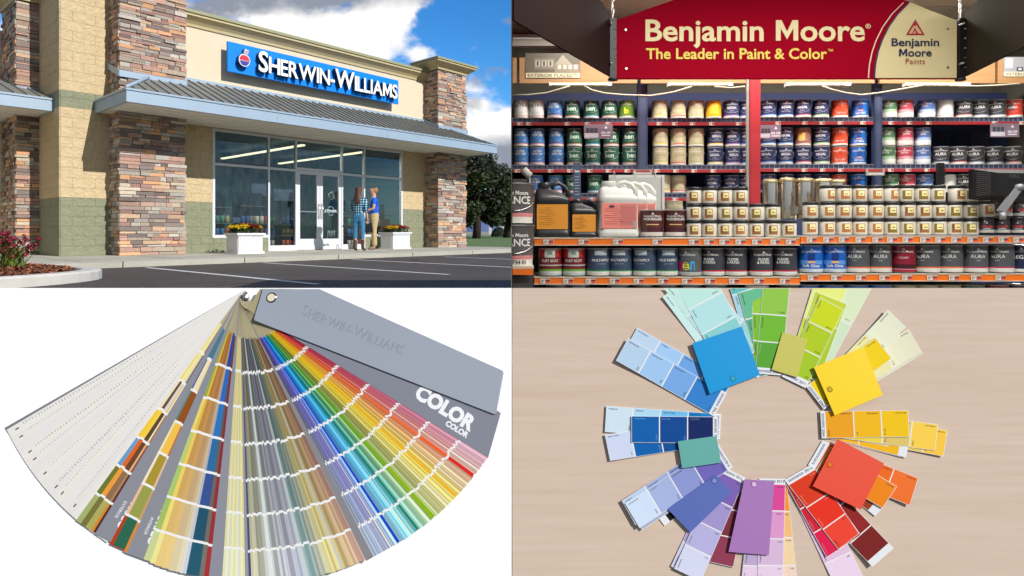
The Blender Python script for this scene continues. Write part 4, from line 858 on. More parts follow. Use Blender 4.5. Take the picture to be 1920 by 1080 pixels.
# ---- paint cans
canM = mat('can_paint', attr=True, rough=.33, noise=.05, nscale=22, coat=.15); steelM = mat('tin_lid', rgb(170, 170, 168, 1.0), .28, metal=.85)
CR, CHt = .0605, .142
def curved(mb, V, Fc, ang0, z0, R, c):
    mb.mesh([(sin(ang0 + v.x / R) * R, -cos(ang0 + v.x / R) * R, z0 + v.y) for v in V], Fc, c)
def emb(mb, R, z, s, c):
    for (pts) in ([(-1, 0), (-.45, 0), (0, .8), (.45, 0), (1, 0), (0, 1.7)],):
        V = [Vector((p[0] * s, p[1] * s, 0)) for p in pts]; curved(mb, V, [(0, 1, 2, 5), (2, 3, 4, 5)], 0, z, R, c)
W_ = rgb(236, 236, 232)
def can(name, main, rings, texts, R=CR, H=CHt, bail=True, emblem=True, panel=None, lid=None):
    """rings: list of (z fraction, colour) from the base upwards, last main colour to the top"""
    e = empty(name); m = MB(); prof = [(R * .96, 0), (R, .003)]; cols = [rgb(150, 150, 150), rings[0][1] if rings else main]; z = .003
    segs = rings + [(.955, main)]
    cols = [rgb(150, 150, 150)]
    for i, (zf, c) in enumerate(segs): prof.append((R, H * zf)); cols.append(c)
    prof += [(R * 1.012, H * .965), (R * 1.012, H * .985)]; cols += [rgb(170, 170, 168)] * 2
    m.lathe(prof, 26, cols=cols); m.build('body', canM, e)
    m = MB(); m.lathe([(R * 1.012, H * .985), (R * .97, H), (R * .90, H * .998), (R * .86, H * .975), (0, H * .975)], 26, col=lid or (.5,) * 4); m.build('lid', steelM if lid is None else canM, e)
    m = MB()
    if emblem: emb(m, R + .0006, H * .80, R * .13, W_); V, Fc = text('Benjamin Moore', R * .24, .01); curved(m, V, Fc, 0, H * .725, R + .0006, W_)
    for b, s, zf, c, bo in texts:
        for li, ln in enumerate(b.split('\n')): V, Fc = text(ln, R * s, bo); curved(m, V, Fc, 0, H * zf - li * R * s * .95, R + .0007, c)
    if panel:
        for (a0, a1, z0, z1, c) in panel:
            n = 6
            for k in range(n):
                p, q = a0 + (a1 - a0) * k / n, a0 + (a1 - a0) * (k + 1) / n; RR = R + .0004 + .0002 * panel.index((a0, a1, z0, z1, c)); m.poly([(sin(p) * RR, -cos(p) * RR, H * z0), (sin(q) * RR, -cos(q) * RR, H * z0), (sin(q) * RR, -cos(q) * RR, H * z1), (sin(p) * RR, -cos(p) * RR, H * z1)], c, True)
    if m.f: m.build('label_print', canM, e)
    if bail:
        m = MB(); n = 14; pts = []
        for k in range(n + 1):
            a = -pi / 2 + pi * k / n; rr = R * 1.05; pts.append((sin(a) * rr, -cos(a) * rr * 1.02, H * (.70 - .42 * cos(a) ** .8)))
        m.tube(pts, .0011, n=5)
        for s in (-1, 1): m.tube([(s * R * .98, 0, H * .7), (s * R * 1.08, 0, H * .7)], .005, n=8)
        m.build('bail_handle', scr, e)
    return e
G_ = lambda *c: rgb(*c, 1.0)
P = {}
P['white'] = can('paint_can', G_(214, 216, 214), [(.12, W_), (.16, G_(200, 120, 110))], [('ULTRA', .55, .62, G_(60, 66, 80), .02)], emblem=False)
P['ultra'] = can('paint_can', G_(64, 118, 180), [(.13, W_), (.17, G_(210, 110, 90))], [('ULTRA\nSPEC 500', .38, .72, W_, .02)], emblem=False)
P['ben'] = can('paint_can', G_(48, 100, 82), [(.12, W_), (.16, G_(206, 110, 80))], [('ben', .85, .42, G_(210, 230, 214), .02)])
P['benblue'] = can('paint_can', G_(48, 100, 82), [(.12, W_), (.16, G_(90, 150, 200))], [('ben', .85, .42, G_(210, 230, 214), .02)])
P['lime'] = can('paint_can', G_(96, 134, 52), [(.12, W_)], [('b', 1.1, .25, G_(206, 220, 50), .04)], bail=False)
P['tany'] = can('paint_can', G_(188, 180, 144), [(.12, W_), (.17, G_(226, 200, 50))], [('AQUA', .45, .5, G_(140, 140, 120), .01)])
P['tanr'] = can('paint_can', G_(188, 180, 144), [(.12, W_), (.17, G_(196, 60, 60))], [('AQUA', .45, .5, G_(140, 140, 120), .01)])
P['tang'] = can('paint_can', G_(186, 180, 146), [(.12, W_), (.17, G_(150, 180, 110))], [('AQUA', .45, .5, G_(140, 140, 120), .01)])
P['yellow'] = can('paint_can', G_(226, 164, 24), [(.1, W_)], [], bail=False, emblem=False, panel=[(-.5, .5, .25, .8, G_(236, 180, 60))])
P['brown'] = can('paint_can', G_(150, 104, 92), [(.12, W_)], [], emblem=False, panel=[(-.45, .45, .3, .75, G_(222, 180, 96))])
for k, lc in (('r', (200, 60, 60)), ('b', (70, 130, 200)), ('g', (130, 180, 90)), ('y', (226, 200, 50)), ('p', (150, 90, 160))):
    P['reg' + k] = can('paint_can', G_(44, 54, 94), [(.13, W_), (.18, G_(*lc))], [('REGAL', .42, .5, W_, .02), ('select', .25, .36, G_(180, 186, 206), 0)])
P['orange'] = can('paint_can', G_(204, 76, 40), [(.12, W_)], [('Low Lustre', .26, .22, W_, .01)], panel=[(-.25, .25, .5, .78, G_(160, 50, 34))])
P['blue'] = can('paint_can', G_(30, 104, 190), [(.12, W_)], [('Soft Gloss', .3, .2, W_, .02)], panel=[(-.3, .3, .45, .78, G_(20, 60, 130)), (-.3, .3, .36, .42, G_(220, 150, 60))])
P['greenw'] = can('paint_can', G_(70, 110, 76), [(.3, G_(224, 230, 220)), (.45, G_(150, 176, 146))], [('MATTE', .3, .6, W_, .01)])
P['redw'] = can('paint_can', G_(166, 60, 76), [(.3, G_(230, 216, 214)), (.45, G_(200, 140, 146))], [('SATIN', .3, .6, W_, .01)])
P['bluew'] = can('paint_can', G_(70, 96, 150), [(.3, G_(222, 228, 234)), (.45, G_(150, 170, 200))], [('EGG', .3, .6, W_, .01)])
P['plain'] = can('paint_can', G_(206, 208, 204), [(.12, W_), (.15, G_(170, 120, 120))], [], emblem=False)
P['dark'] = can('paint_can', G_(58, 60, 66), [(.13, W_), (.17, G_(120, 130, 150))], [('AURA', .5, .5, W_, .01)])
P['darkr'] = can('paint_can', G_(58, 60, 66), [(.13, W_), (.17, G_(220, 80, 60))], [('AURA', .5, .5, W_, .01)])
P['red'] = can('paint_can', G_(190, 56, 40), [(.13, W_)], [('AURA', .4, .5, W_, .01)], panel=[(-.4, .2, .4, .75, G_(60, 50, 50))])
# front row, slightly larger labels
P['rust'] = can('paint_can', G_(176, 44, 40), [(.10, G_(190, 196, 196)), (.17, G_(200, 206, 206)), (.24, G_(110, 170, 60)), (.36, G_(110, 40, 44)), (.40, G_(190, 196, 196)), (.68, G_(112, 30, 38))], [('RUST SCAT', .30, .5, W_, .02)], bail=False, emblem=False, panel=[(-.45, .45, .66, .94, G_(186, 200, 190)), (-.2, .2, .76, .9, G_(120, 140, 130))])
P['multi'] = can('paint_can', G_(56, 74, 100), [(.16, W_), (.2, G_(60, 150, 80))], [('MULTAPPLY', .30, .52, W_, .02), ('paint and primer', .12, .42, G_(190, 200, 210), 0)], bail=False, emblem=False, panel=[(-.55, .55, .74, .92, G_(170, 180, 188))])
P['en'] = can('paint_can', G_(88, 90, 94), [(.14, G_(176, 180, 180))], [('e', 1.15, .24, G_(226, 220, 60), .05)], bail=False, panel=[(-.75, -.3, .2, .5, G_(200, 30, 130)), (.35, .5, .2, .5, G_(60, 160, 210)), (.35, .75, .44, .52, G_(60, 160, 210)), (.65, .75, .2, .5, G_(60, 160, 210))])
P['floor'] = can('paint_can', G_(58, 60, 70), [(.15, W_), (.20, G_(190, 40, 60))], [('FLOOR\n& PATIO', .28, .55, W_, .035)], bail=False)
P['gloss'] = can('paint_can', G_(20, 96, 192), [(.14, G_(196, 210, 220))], [('Soft Gloss', .34, .2, W_, .02)], bail=False, panel=[(-.28, .28, .45, .72, G_(16, 52, 120)), (-.28, .28, .34, .42, G_(226, 176, 120)), (-.95, -.28, .3, .44, G_(90, 150, 220)), (.28, .95, .3, .44, G_(90, 150, 220))])
P['aurao'] = can('paint_can', G_(78, 82, 88), [(.16, W_), (.21, G_(226, 110, 50))], [('AURA', .42, .52, W_, .0), ('matte', .14, .42, G_(200, 200, 200), 0)], bail=False)
P['aurar'] = can('paint_can', G_(78, 82, 88), [(.16, W_), (.21, G_(190, 40, 80))], [('AURA', .42, .52, W_, .0), ('matte', .14, .42, G_(200, 200, 200), 0)], bail=False)
P['maroon'] = can('paint_can', G_(130, 24, 48), [(.1, G_(166, 20, 50)), (.14, G_(180, 120, 130)), (.3, G_(60, 20, 28))], [('VELVET', .24, .5, G_(230, 200, 200), .0)], bail=False)
P['wood'] = can('paint_can', G_(84, 40, 40), [(.16, G_(206, 200, 196)), (.34, G_(70, 26, 36))], [('WOODLUXE', .30, .60, W_, .03)], bail=False, panel=[(-.55, .55, .43, .46, G_(220, 190, 120))])
P['navyc'] = can('paint_can', G_(30, 40, 72), [(.13, W_)], [('REGAL', .42, .5, W_, .02)], bail=False)
DESC = {'white': 'white paint can with red line', 'ultra': 'blue ULTRA paint can', 'ben': 'dark green paint can with orange line', 'benblue': 'dark green paint can with blue line', 'lime': 'lime green paint can', 'tany': 'tan paint can with yellow line', 'tanr': 'tan paint can with red line', 'tang': 'tan paint can with green line', 'yellow': 'bright yellow paint can', 'brown': 'brown paint can with yellow square', 'regr': 'navy REGAL can with red line', 'regb': 'navy REGAL can with blue line', 'regg': 'navy REGAL can with green line', 'regy': 'navy REGAL can with yellow line', 'regp': 'navy REGAL can with purple line', 'orange': 'orange paint can', 'blue': 'bright blue paint can', 'greenw': 'green over white paint can', 'redw': 'red over white paint can', 'bluew': 'blue over white paint can', 'plain': 'plain white paint can', 'dark': 'dark grey paint can', 'darkr': 'dark grey paint can with red line', 'red': 'red and black paint can', 'rust': 'red and white can with green band', 'multi': 'slate blue MULTAPPLY can', 'en': 'grey can with big coloured letters', 'floor': 'charcoal FLOOR & PATIO can', 'gloss': 'bright blue Soft Gloss can', 'aurao': 'grey AURA can with orange line', 'aurar': 'grey AURA can with crimson line', 'maroon': 'maroon paint can', 'wood': 'brown WOODLUXE can', 'navyc': 'navy paint can'}
ORD = ['first', 'second', 'third', 'fourth', 'fifth', 'sixth', 'seventh', 'eighth', 'ninth', 'tenth', 'eleventh', 'twelfth', 'thirteenth', 'fourteenth', 'fifteenth', 'sixteenth', 'seventeenth', 'eighteenth', 'nineteenth', 'twentieth', 'twenty-first', 'twenty-second']
BAYN = ['first', 'second', 'third', 'fourth']
used = set()
def place(kind, px, py, D, label, group, rz=None, cat='paint can', s=1.0):
    src = P[kind]
    if kind in used: e = copy_tree(src)
    else: e = src; used.add(kind)
    e.location = (X(px, D + CR), D + CR + rnd.uniform(0, .01), Z(py, D)); e.rotation_euler = (0, 0, (rnd.uniform(-.25, .25) if rz is None else rz) + atan2(-(px - 960) / F, 1)); e.scale = (s, s, s)
    tag(e, label, cat, group); return e
def row(bay, items, py, where, D=DB, s=1.0):
    cnt = {}
    for k, px in items: cnt[DESC[k]] = cnt.get(DESC[k], 0) + 1
    seen = {}
    for k, px in items:
        d = DESC[k]; seen[d] = seen.get(d, 0) + 1
        pre = d if cnt[d] == 1 else ORD[seen[d] - 1] + ' ' + d + (' from left' if cnt[d] > 1 else '')
        place(k, px, py, D + .012, '%s, %s, %s bay' % (pre, where, BAYN[bay]), 'paint cans on the rear rack', s=s)
# top shelf
row(0, [('white', 977), ('white', 1006), ('ultra', 1040), ('ben', 1073), ('benblue', 1109), ('ben', 1143), ('lime', 1175)], 221, 'top shelf')
row(1, [('tany', 1237), ('tanr', 1272), ('tang', 1305), ('yellow', 1338), ('regp', 1371), ('regb', 1400)], 221, 'top shelf')
row(2, [('regb', 1441), ('regb', 1472), ('regr', 1505), ('regg', 1539), ('orange', 1575), ('blue', 1613)], 219.5, 'top shelf')
row(3, [('greenw', 1666), ('redw', 1697), ('bluew', 1737), ('plain', 1772), ('darkr', 1806), ('dark', 1838), ('dark', 1869), ('red', 1900)], 219.5, 'top shelf')
sh = CHt / DB * F + 1
for lev, nm in ((0, 'second shelf lower tier'), (1, 'second shelf upper tier')):
    y = 309.3 - lev * sh
    row(0, [('ultra', 977), ('ultra', 1007), ('ultra', 1043), ('ben', 1077), ('benblue', 1111), ('ben', 1146), ('ben', 1181)], y, nm)
    row(1, [('tany', 1238), ('tanr', 1272), ('tang', 1305), ('regy', 1341), ('regp', 1374), ('regb', 1401)], y, nm)
    row(2, [('regb', 1440), ('regb', 1472), ('regr' if lev == 0 else 'brown', 1506), ('regg', 1540), ('orange', 1574), ('blue', 1609)], y - 1.5, nm)
    row(3, [('greenw', 1663), ('redw', 1696), ('bluew', 1729)] + ([('dark', 1764), ('darkr', 1797), ('dark', 1830), ('dark', 1865), ('darkr', 1899)] if lev == 0 else []), y - 1.5, nm)
row(0, [('ultra', 1004), ('ultra', 1041), ('ben', 1073), ('benblue', 1115)], 362, 'third shelf'); row(1, [('tany', 1243), ('tanr', 1272), ('regb', 1337), ('regb', 1372), ('regb', 1400)], 362, 'third shelf')
row(2, [('regb', 1441), ('regr', 1474), ('regg', 1507), ('regb', 1540), ('orange', 1573), ('blue', 1609)], 360, 'third shelf'); row(3, [('greenw', 1670), ('redw', 1701), ('bluew', 1733), ('plain', 1776), ('dark', 1803), ('dark', 1832)], 360, 'third shelf')
place('tanr', 1264, 414, 4.4, 'tan paint can with red line standing behind the brown WOODLUXE cans', 'paint cans on the rear rack')
# hanging cards
for i, (a, b, c, d, D, lab) in enumerate(((1095, 1149, 233, 260, 4.8, 'hanging from the first bay rail'), (1424, 1464, 234, 260, 4.8, 'beside the red post'), (1857, 1911, 231, 257, 4.8, 'hanging near the monitor side of the fourth bay'))):
    PC_ = lambda px, py, dy=0: Vector((X(px, D), D + dy, Z(py, D))); m = MB(); m.box(X(a, D), X(b, D), D, D + .003, Z(d, D), Z(c, D), rgb(122, 104, 120)); e = empty('promotion_card', PC_((a + b) / 2, d)); Bp(m, 'card', prM, e); tag(e, 'grey purple sale card with small print, ' + lab, 'sale card', 'grey sale cards on the rear rack')
    m = MB(); rect(m, a + 1, (a + b) / 2, (c + d) / 2 + 3, d - 2, rgb(190, 186, 196), -.001, PC_)
    for k in range(3): rect(m, a + 4 + k * (b - a) * .14, a + 4 + (k + .8) * (b - a) * .14, c + 7, (c + d) / 2 + 3, rgb(56, 58, 74), -.002, PC_)
    cx_ = a + (b - a) * .76; m.poly([PC_(cx_ - 3, c + 8, -.002), PC_(cx_ + 3, c + 8, -.002), PC_(cx_, c + 3, -.002)], rgb(230, 226, 236))
    V, Fc = text('30% OFF', 1, .02); put_text(m, V, Fc, lambda x, y, z: PC_(cx_ + x * 5.0, c + 18 - y * 6, -.002), rgb(236, 230, 240)); rect(m, cx_ - 8, cx_ + 8, c + 20, c + 22, rgb(224, 220, 230), -.002, PC_); Bp(m, 'print', prM, e)
m = MB(); m.box(X(1075, 4.6), X(1089, 4.6), 4.6, 4.605, Z(378, 4.6), Z(305, 4.6), rgb(58, 78, 108)); e = empty('shelf_banner', (X(1082, 4.6), 4.6, Z(378, 4.6))); Bp(m, 'card', prM, e); m = MB(); V, Fc = text('ben', 1, .02); put_text(m, V, Fc, lambda x, y, z: (X(1082 + x * 6, 4.6), 4.596, Z(323 - y * 7, 4.6)), W_)
for k in range(7): m.box(X(1077.5, 4.6), X(1077.5 + 9 - k % 3, 4.6), 4.5965, 4.597, Z(332 + k * 5.5, 4.6), Z(331 + k * 5.5, 4.6), rgb(170, 186, 204))
Bp(m, 'print', prM, e); tag(e, 'narrow upright slate blue banner reading ben between the green cans', 'banner')
for a, b, c, d, D, lab in ((1188, 1223, 318, 328, 4.75, 'left of the red post'), (1624, 1659, 316, 329, 4.75, 'on the third upright')):
    m = MB(); m.box(X(a, D), X(b, D), D, D + .004, Z(d, D), Z(c, D), rgb(150, 150, 146)); m.box(X(a + 4, D), X(b - 4, D), D - .001, D - .0002, Z((c + d) / 2, D), Z(c + 1, D), rgb(150, 44, 40))
    e = empty('colour_notice', (X((a + b) / 2, D), D, Z(d, D))); Bp(m, 'plate', prM, e); m = MB(); V, Fc = text('CUSTOM COLOR', 1, .03); put_text(m, V, Fc, lambda x, y, z: (X((a + b) / 2 + x * 3.6, D), D - .002, Z(d - 1.5 - y * 4, D)), W_); Bp(m, 'print', prM, e); tag(e, 'small grey and red notice plate clipped to the label rail ' + lab, 'notice', 'notice plates on the label rails')
# ---- orange shelving in front
org = mat('orange_rail', rgb(236, 116, 26, 1.05), .45, noise=.04, nscale=5); ivory = mat('ivory_steel', rgb(206, 198, 180, 1.1), .45); 
sh_ = empty('front_shelf_unit', (X(1460, DF), DF, 0), 'ivory shelving with orange price rails carrying jugs, jars and cans', 'shelving')
segs = ((1002, 1498.5, 446.5, 519.5, 12.5), (1500.5, 1932, 442.5, 513.5, 12.5))
tp1 = [(1028, 1094, 1158, 1232, 1300, 1328, 1357, 1387, 1418, 1452, 1481), (1520, 1551, 1580, 1611, 1643, 1670, 1699, 1732, 1760, 1790, 1820, 1849, 1878, 1906)]
tp2 = [(1022, 1065, 1107, 1152, 1197, 1243, 1287, 1330, 1375, 1422, 1470), (1522, 1566, 1612, 1656, 1698, 1745, 1786, 1827, 1873)]
for i, (a, b, y1, y2, h) in enumerate(segs):
    for j, yy_ in enumerate((y1, y2)):
        m = MB(); m.box(X(a, DF), X(b, DF), DF + .006, DF + .45, Z(yy_ + 5, DF), Z(yy_, DF)); m.box(X(a - 1, DF), X(b, DF), DF - .01, DF + .004, Z(yy_ + 1.0, DF), Z(yy_ - .6, DF)); m.box(X(a - 1, DF), X(b, DF), DF - .01, DF + .004, Z(yy_ + h + 1.4, DF), Z(yy_ + h, DF)); dk = Bp(m, 'shelf_deck', ivory, sh_)
        m = MB(); m.box(X(a, DF), X(b, DF), DF - .006, DF + .005, Z(yy_ + h, DF), Z(yy_ + 1, DF)); rl = Bp(m, 'orange_rail', org, sh_); price_tags(rl, (tp1, tp2)[j][i], yy_ + 7.2, DF, 9, 19, -.012)
m = MB(); m.box(X(1003, DF), X(1935, DF), DF + .44, DF + .46, .05, Z(452, DF)); Bp(m, 'back_panel', blk, sh_); m = MB(); m.box(X(1003, DF), X(1935, DF), DF + .01, DF + .45, .12, .15); Bp(m, 'base_deck', ivory, sh_)
FG = 'paint cans on the lower orange shelf'
front = [('rust', 1032), ('rust', 1076), ('multi', 1121), ('multi', 1163), ('multi', 1208), ('multi', 1250), ('en', 1293), ('floor', 1337), ('floor', 1379), ('floor', 1426), ('floor', 1473), ('gloss', 1520), ('gloss', 1563), ('aurao', 1606), ('aurao', 1649), ('maroon', 1694), ('aurao', 1738), ('aurao', 1782), ('aurar', 1827), ('aurar', 1876), ('navyc', 1918)]
cnt = {}; seen = {}
for k, px in front: cnt[k] = cnt.get(k, 0) + 1
for k, px in front:
    seen[k] = seen.get(k, 0) + 1; pre = DESC[k] if cnt[k] == 1 else ORD[seen[k] - 1] + ' ' + DESC[k] + ' from left'
    place(k, px, 517.5 if px < 1500 else 511.5, DF + .02, pre + ', on the lower orange shelf', FG, s=1.04, rz=rnd.uniform(-.35, .35))
place('wood', 1222, 443.5, DF + .05, 'brown WOODLUXE can next to the white jug', 'brown cans on the upper orange shelf', s=1.02, rz=.1); place('wood', 1266, 443.5, DF + .05, 'brown WOODLUXE can next to the small white jars', 'brown cans on the upper orange shelf', s=1.02, rz=.1)
low = [('floor', 1045), ('multi', 1084), ('multi', 1160), ('dark', 1205), ('dark', 1250), ('multi', 1295), ('multi', 1340), ('plain', 1420), ('dark', 1478), ('gloss', 1515), ('gloss', 1560), ('blue', 1606), ('gloss', 1650), ('tany', 1694), ('tanr', 1736), ('tang', 1779), ('ben', 1822), ('maroon', 1866), ('dark', 1908)]
for i, (k, px) in enumerate(low): place(k, px, 533.5 + 51, DF + .02, '%s from the left in the bottom row, only its lid showing under the orange shelf' % (ORD[i],) if False else 'mostly hidden paint can, %s from left in the row below the orange shelves' % ORD[i], 'cans in the bottom row cut off by the picture', s=1.0)
# ---- small jars
def jar(kind):
    R, H = .0385, .086; e = empty('sample_jar'); m = MB(); wc = G_(208, 203, 190) if kind != 'black' else G_(44, 44, 48)
    if kind == 'black': m.lathe([(R * .95, 0), (R, .004), (R, H * .22), (R, H * .8), (R * .97, H * .82)], 22, cols=[wc, G_(190, 190, 186), wc, wc])
    else: m.lathe([(R * .95, 0), (R, .004), (R, H * .78), (R * .97, H * .80)], 22, col=wc)
    m.build('jar_body', canM, e)
    m = MB(); m.lathe([(R * .97, H * .80), (R * 1.04, H * .81), (R * 1.04, H * .97), (R * .98, H), (0, H)], 22, col=(.015, .015, .016, 1)); m.build('lid', canM, e)
    m = MB(); pan = {'a': [(-.62, .55, .12, .68, G_(140, 96, 56)), (-.5, .1, .3, .6, G_(110, 72, 40)), (-.28, .45, .32, .64, G_(232, 214, 150)), (-.1, .3, .42, .47, G_(70, 50, 40))], 'b': [(-.62, .55, .12, .68, G_(126, 104, 46)), (-.28, .45, .32, .64, G_(234, 222, 160)), (-.1, .3, .42, .47, G_(70, 50, 40))], 'c': [(-.6, .6, .14, .68, G_(170, 112, 62)), (-.25, .5, .34, .64, G_(240, 226, 170)), (-.1, .3, .42, .47, G_(100, 60, 40))], 'black': [(-.5, .5, .34, .5, G_(120, 30, 36))]}[kind]
    for i, (a0, a1, z0, z1, c) in enumerate(pan):
        RR = R + .0004 + .0003 * i
        for k in range(6): p, q = a0 + (a1 - a0) * k / 6, a0 + (a1 - a0) * (k + 1) / 6; m.poly([(sin(p) * RR, -cos(p) * RR, H * z0), (sin(q) * RR, -cos(q) * RR, H * z0), (sin(q) * RR, -cos(q) * RR, H * z1), (sin(p) * RR, -cos(p) * RR, H * z1)], c)
    if kind == 'black': V, Fc = text('COLOR', .016, .03); curved(m, V, Fc, 0, H * .36, R + .0012, G_(214, 90, 90)); V, Fc = text('SAMPLE', .011, .02); curved(m, V, Fc, 0, H * .24, R + .0012, W_); emb(m, R + .001, H * .6, .006, W_)
    m.build('label_print', canM, e); return e
J = {k: jar(k) for k in ('a', 'b', 'c', 'black')}; usedj = set()
def put_jar(k, px, py, lab, rz, D=DF + .03):
    e = J[k] if k not in usedj else copy_tree(J[k]); usedj.add(k); e.location = (X(px, D + .04), D + .04, Z(py, D)); e.rotation_euler = (0, 0, rz - (px - 960) / F * .8); tag(e, lab, 'jar', 'sample jars stacked on the upper orange shelf' if k != 'black' else 'black sample jars by the monitor'); return e
jp = .0875 / DF * F
JN = {0: 'bottom tier', 1: 'middle tier', 2: 'top tier'}
L3 = [[1301, 1330, 1359, 1388, 1418, 1449, 1479], [1301, 1330, 1359, 1388, 1419, 1449], [1301, 1330, 1359, 1388]]
R3 = [[1519, 1551, 1582, 1611, 1641, 1671, 1701, 1731, 1759, 1789, 1819], [1519, 1551, 1582, 1612, 1642, 1671, 1701, 1731, 1760, 1788, 1818], [1551, 1582, 1611, 1641, 1669, 1698, 1728, 1757, 1793, 1817]]
for nm, B, y0 in (('left', L3, 443.3), ('right', R3, 439.8)):
    for t_, xs in enumerate(B):
        for i, px in enumerate(xs):
            k = rnd.choice('abc') if nm == 'left' else ('c' if i < 5 else rnd.choice('ab')); rz = rnd.uniform(-.12, .2) if nm == 'left' else (rnd.uniform(0.1, .35) + (.35 if (t_, i) in ((2, 0), (2, 4), (2, 8)) else 0))
            put_jar(k, px, y0 - t_ * jp, 'white sample jar, %s from left, %s, %s block of jars' % (ORD[i], JN[t_], nm), rz)
for i, px in enumerate((1848, 1877, 1906)): put_jar('black', px, 437.5, 'black colour sample jar, %s from left, bottom tier beside the white jars' % ORD[i], .1)
for i, px in enumerate((1848, 1882, 1911)):
    put_jar('black' if i else 'c', px, 437.5 - jp, '%s jar in the upper tier under the monitor, %s from left' % (('grey and white', 'black', 'black')[i], ORD[i]), .5)
# ---- jugs
def jug(name, W2, D2, H, body_c, label_c, label2, capc, lab, x, y, z, grp, rz=0.0, capside=-1):
    e = empty(name, (x, y, z), lab, 'jug', grp, rz); m = MB(); n = 28
    def sec(wx, wy, zz, cx=0): return [(cx + wx * (abs(cos(t)) ** .35) * (1 if cos(t) > 0 else -1), wy * (abs(sin(t)) ** .35) * (1 if sin(t) > 0 else -1), zz) for t in [2 * pi * (k + .5) / n for k in range(n)]]
    cx = capside * W2 * .42
    S_ = [sec(W2 * .94, D2 * .94, 0), sec(W2, D2, .008), sec(W2, D2, H * .10), sec(W2 * .965, D2 * .97, H * .11), sec(W2 * .965, D2 * .97, H * .62), sec(W2, D2, H * .64), sec(W2 * .98, D2 * .97, H * .70), sec(W2 * .80, D2 * .8, H * .78, capside * W2 * .14), sec(W2 * .46, D2 * .6, H * .86, cx), sec(W2 * .34, D2 * .5, H * .89, cx)]
    V = [p for s in S_ for p in s]; Fc = [(i * n + k, i * n + (k + 1) % n, (i + 1) * n + (k + 1) % n, (i + 1) * n + k) for i in range(len(S_) - 1) for k in range(n)] + [tuple(range(n))[::-1], tuple((len(S_) - 1) * n + k for k in range(n))]
    m.mesh(V, Fc, body_c, True); m.build('bottle', canM, e)
    m = MB(); m.lathe([(W2 * .34, H * .87), (W2 * .36, H * .88), (W2 * .36, H * .97), (W2 * .33, H * .985), (0, H * .985)], 24, cx, 0, 0, col=capc)
    for k in range(24): a = 2 * pi * k / 24; m.box(cx + cos(a) * W2 * .36 - .001, cx + cos(a) * W2 * .36 + .001, sin(a) * W2 * .36 - .001, sin(a) * W2 * .36 + .001, H * .89, H * .965, capc)
    m.build('cap', canM, e)
    m = MB(); s = -capside; r_ = W2 * .13
    m.tube([(s * W2 * -.05, 0, H * .86), (s * W2 * .10, 0, H * .955), (s * W2 * .38, 0, H * .975), (s * W2 * .70, 0, H * .925), (s * W2 * .93, 0, H * .82), (s * W2 * .88, 0, H * .68)], [r_ * .85, r_ * .85, r_ * .85, r_ * .9, r_, r_], body_c, 12); m.build('handle', canM, e)
    m = MB(); yl = -D2 * .985; a, b, c, d = -W2 * .86, W2 * .86, H * .15, H * .59; m.box(a, b, yl - .0015, yl + .002, c, d, label_c)
    for k in range(9): zz = d - (d - c) * (.15 + .085 * k); m.box(a + (b - a) * (.08 if k % 3 else .3), a + (b - a) * (.45 + .05 * (k % 4)), yl - .0022, yl - .0016, zz, zz + .0018, label2)
    if body_c[0] > .3:
        m.box(a + (b - a) * .5, b - .002, yl - .0019, yl - .0016, c + .002, d - .003, G_(206, 120, 112))
        for k in range(14): zz = d - (d - c) * (.12 + .055 * k); m.box(a + (b - a) * .54, b - .008, yl - .0026, yl - .002, zz, zz + .0014, G_(150, 90, 86))
        m.box(b - .022, b - .006, yl - .003, yl - .0026, c + .006, c + .036, W_)
        for k in range(6): m.box(b - .021 + k * .0025, b - .0198 + k * .0025, yl - .0034, yl - .003, c + .007, c + .035, (.02, .02, .02, 1))
        m.disc((a + (b - a) * .28, yl - .0022, d - (d - c) * .13), Vector((1, 0, 0)), Vector((0, 0, .5)), .016, G_(90, 60, 66), 14)
    m.build('label', prM, e); return e
bkc = (.018, .018, .02, 1); oc = G_(214, 142, 40); k_ = DF / F
jug('oil_jug', 34 * k_, .055, 106 * k_, bkc, oc, G_(150, 90, 30), bkc, 'large black plastic jug with a plain amber label', X(1036, DF), DF + .07, Z(445.5, DF), 'black jugs with amber labels')
jug('oil_jug', 25.5 * k_, .05, 74 * k_, bkc, oc, G_(150, 90, 30), bkc, 'smaller black plastic jug with an amber label beside the large one', X(1096, DF), DF + .07, Z(445.5, DF), 'black jugs with amber labels')
jug('oil_jug', 25.5 * k_, .05, 72 * k_, bkc, oc, G_(150, 90, 30), bkc, 'black jug mostly hidden behind the smaller black jug', X(1106, DF), DF + .2, Z(444, DF), 'black jugs with amber labels')
wj = G_(200, 200, 195)
for i in range(3): jug('white_jug', 38.5 * k_, .07, 108 * k_, wj, G_(222, 128, 118), G_(120, 60, 60), wj, ('white plastic jug with a pink red instruction label at the front', 'white plastic jug directly behind the front white jug', 'rearmost white plastic jug in the file of three')[i], X(1162 + i * 29, DF), DF + .08 + i * .145, Z(444.5 - 2 * i, DF), 'white plastic jugs standing one behind another')
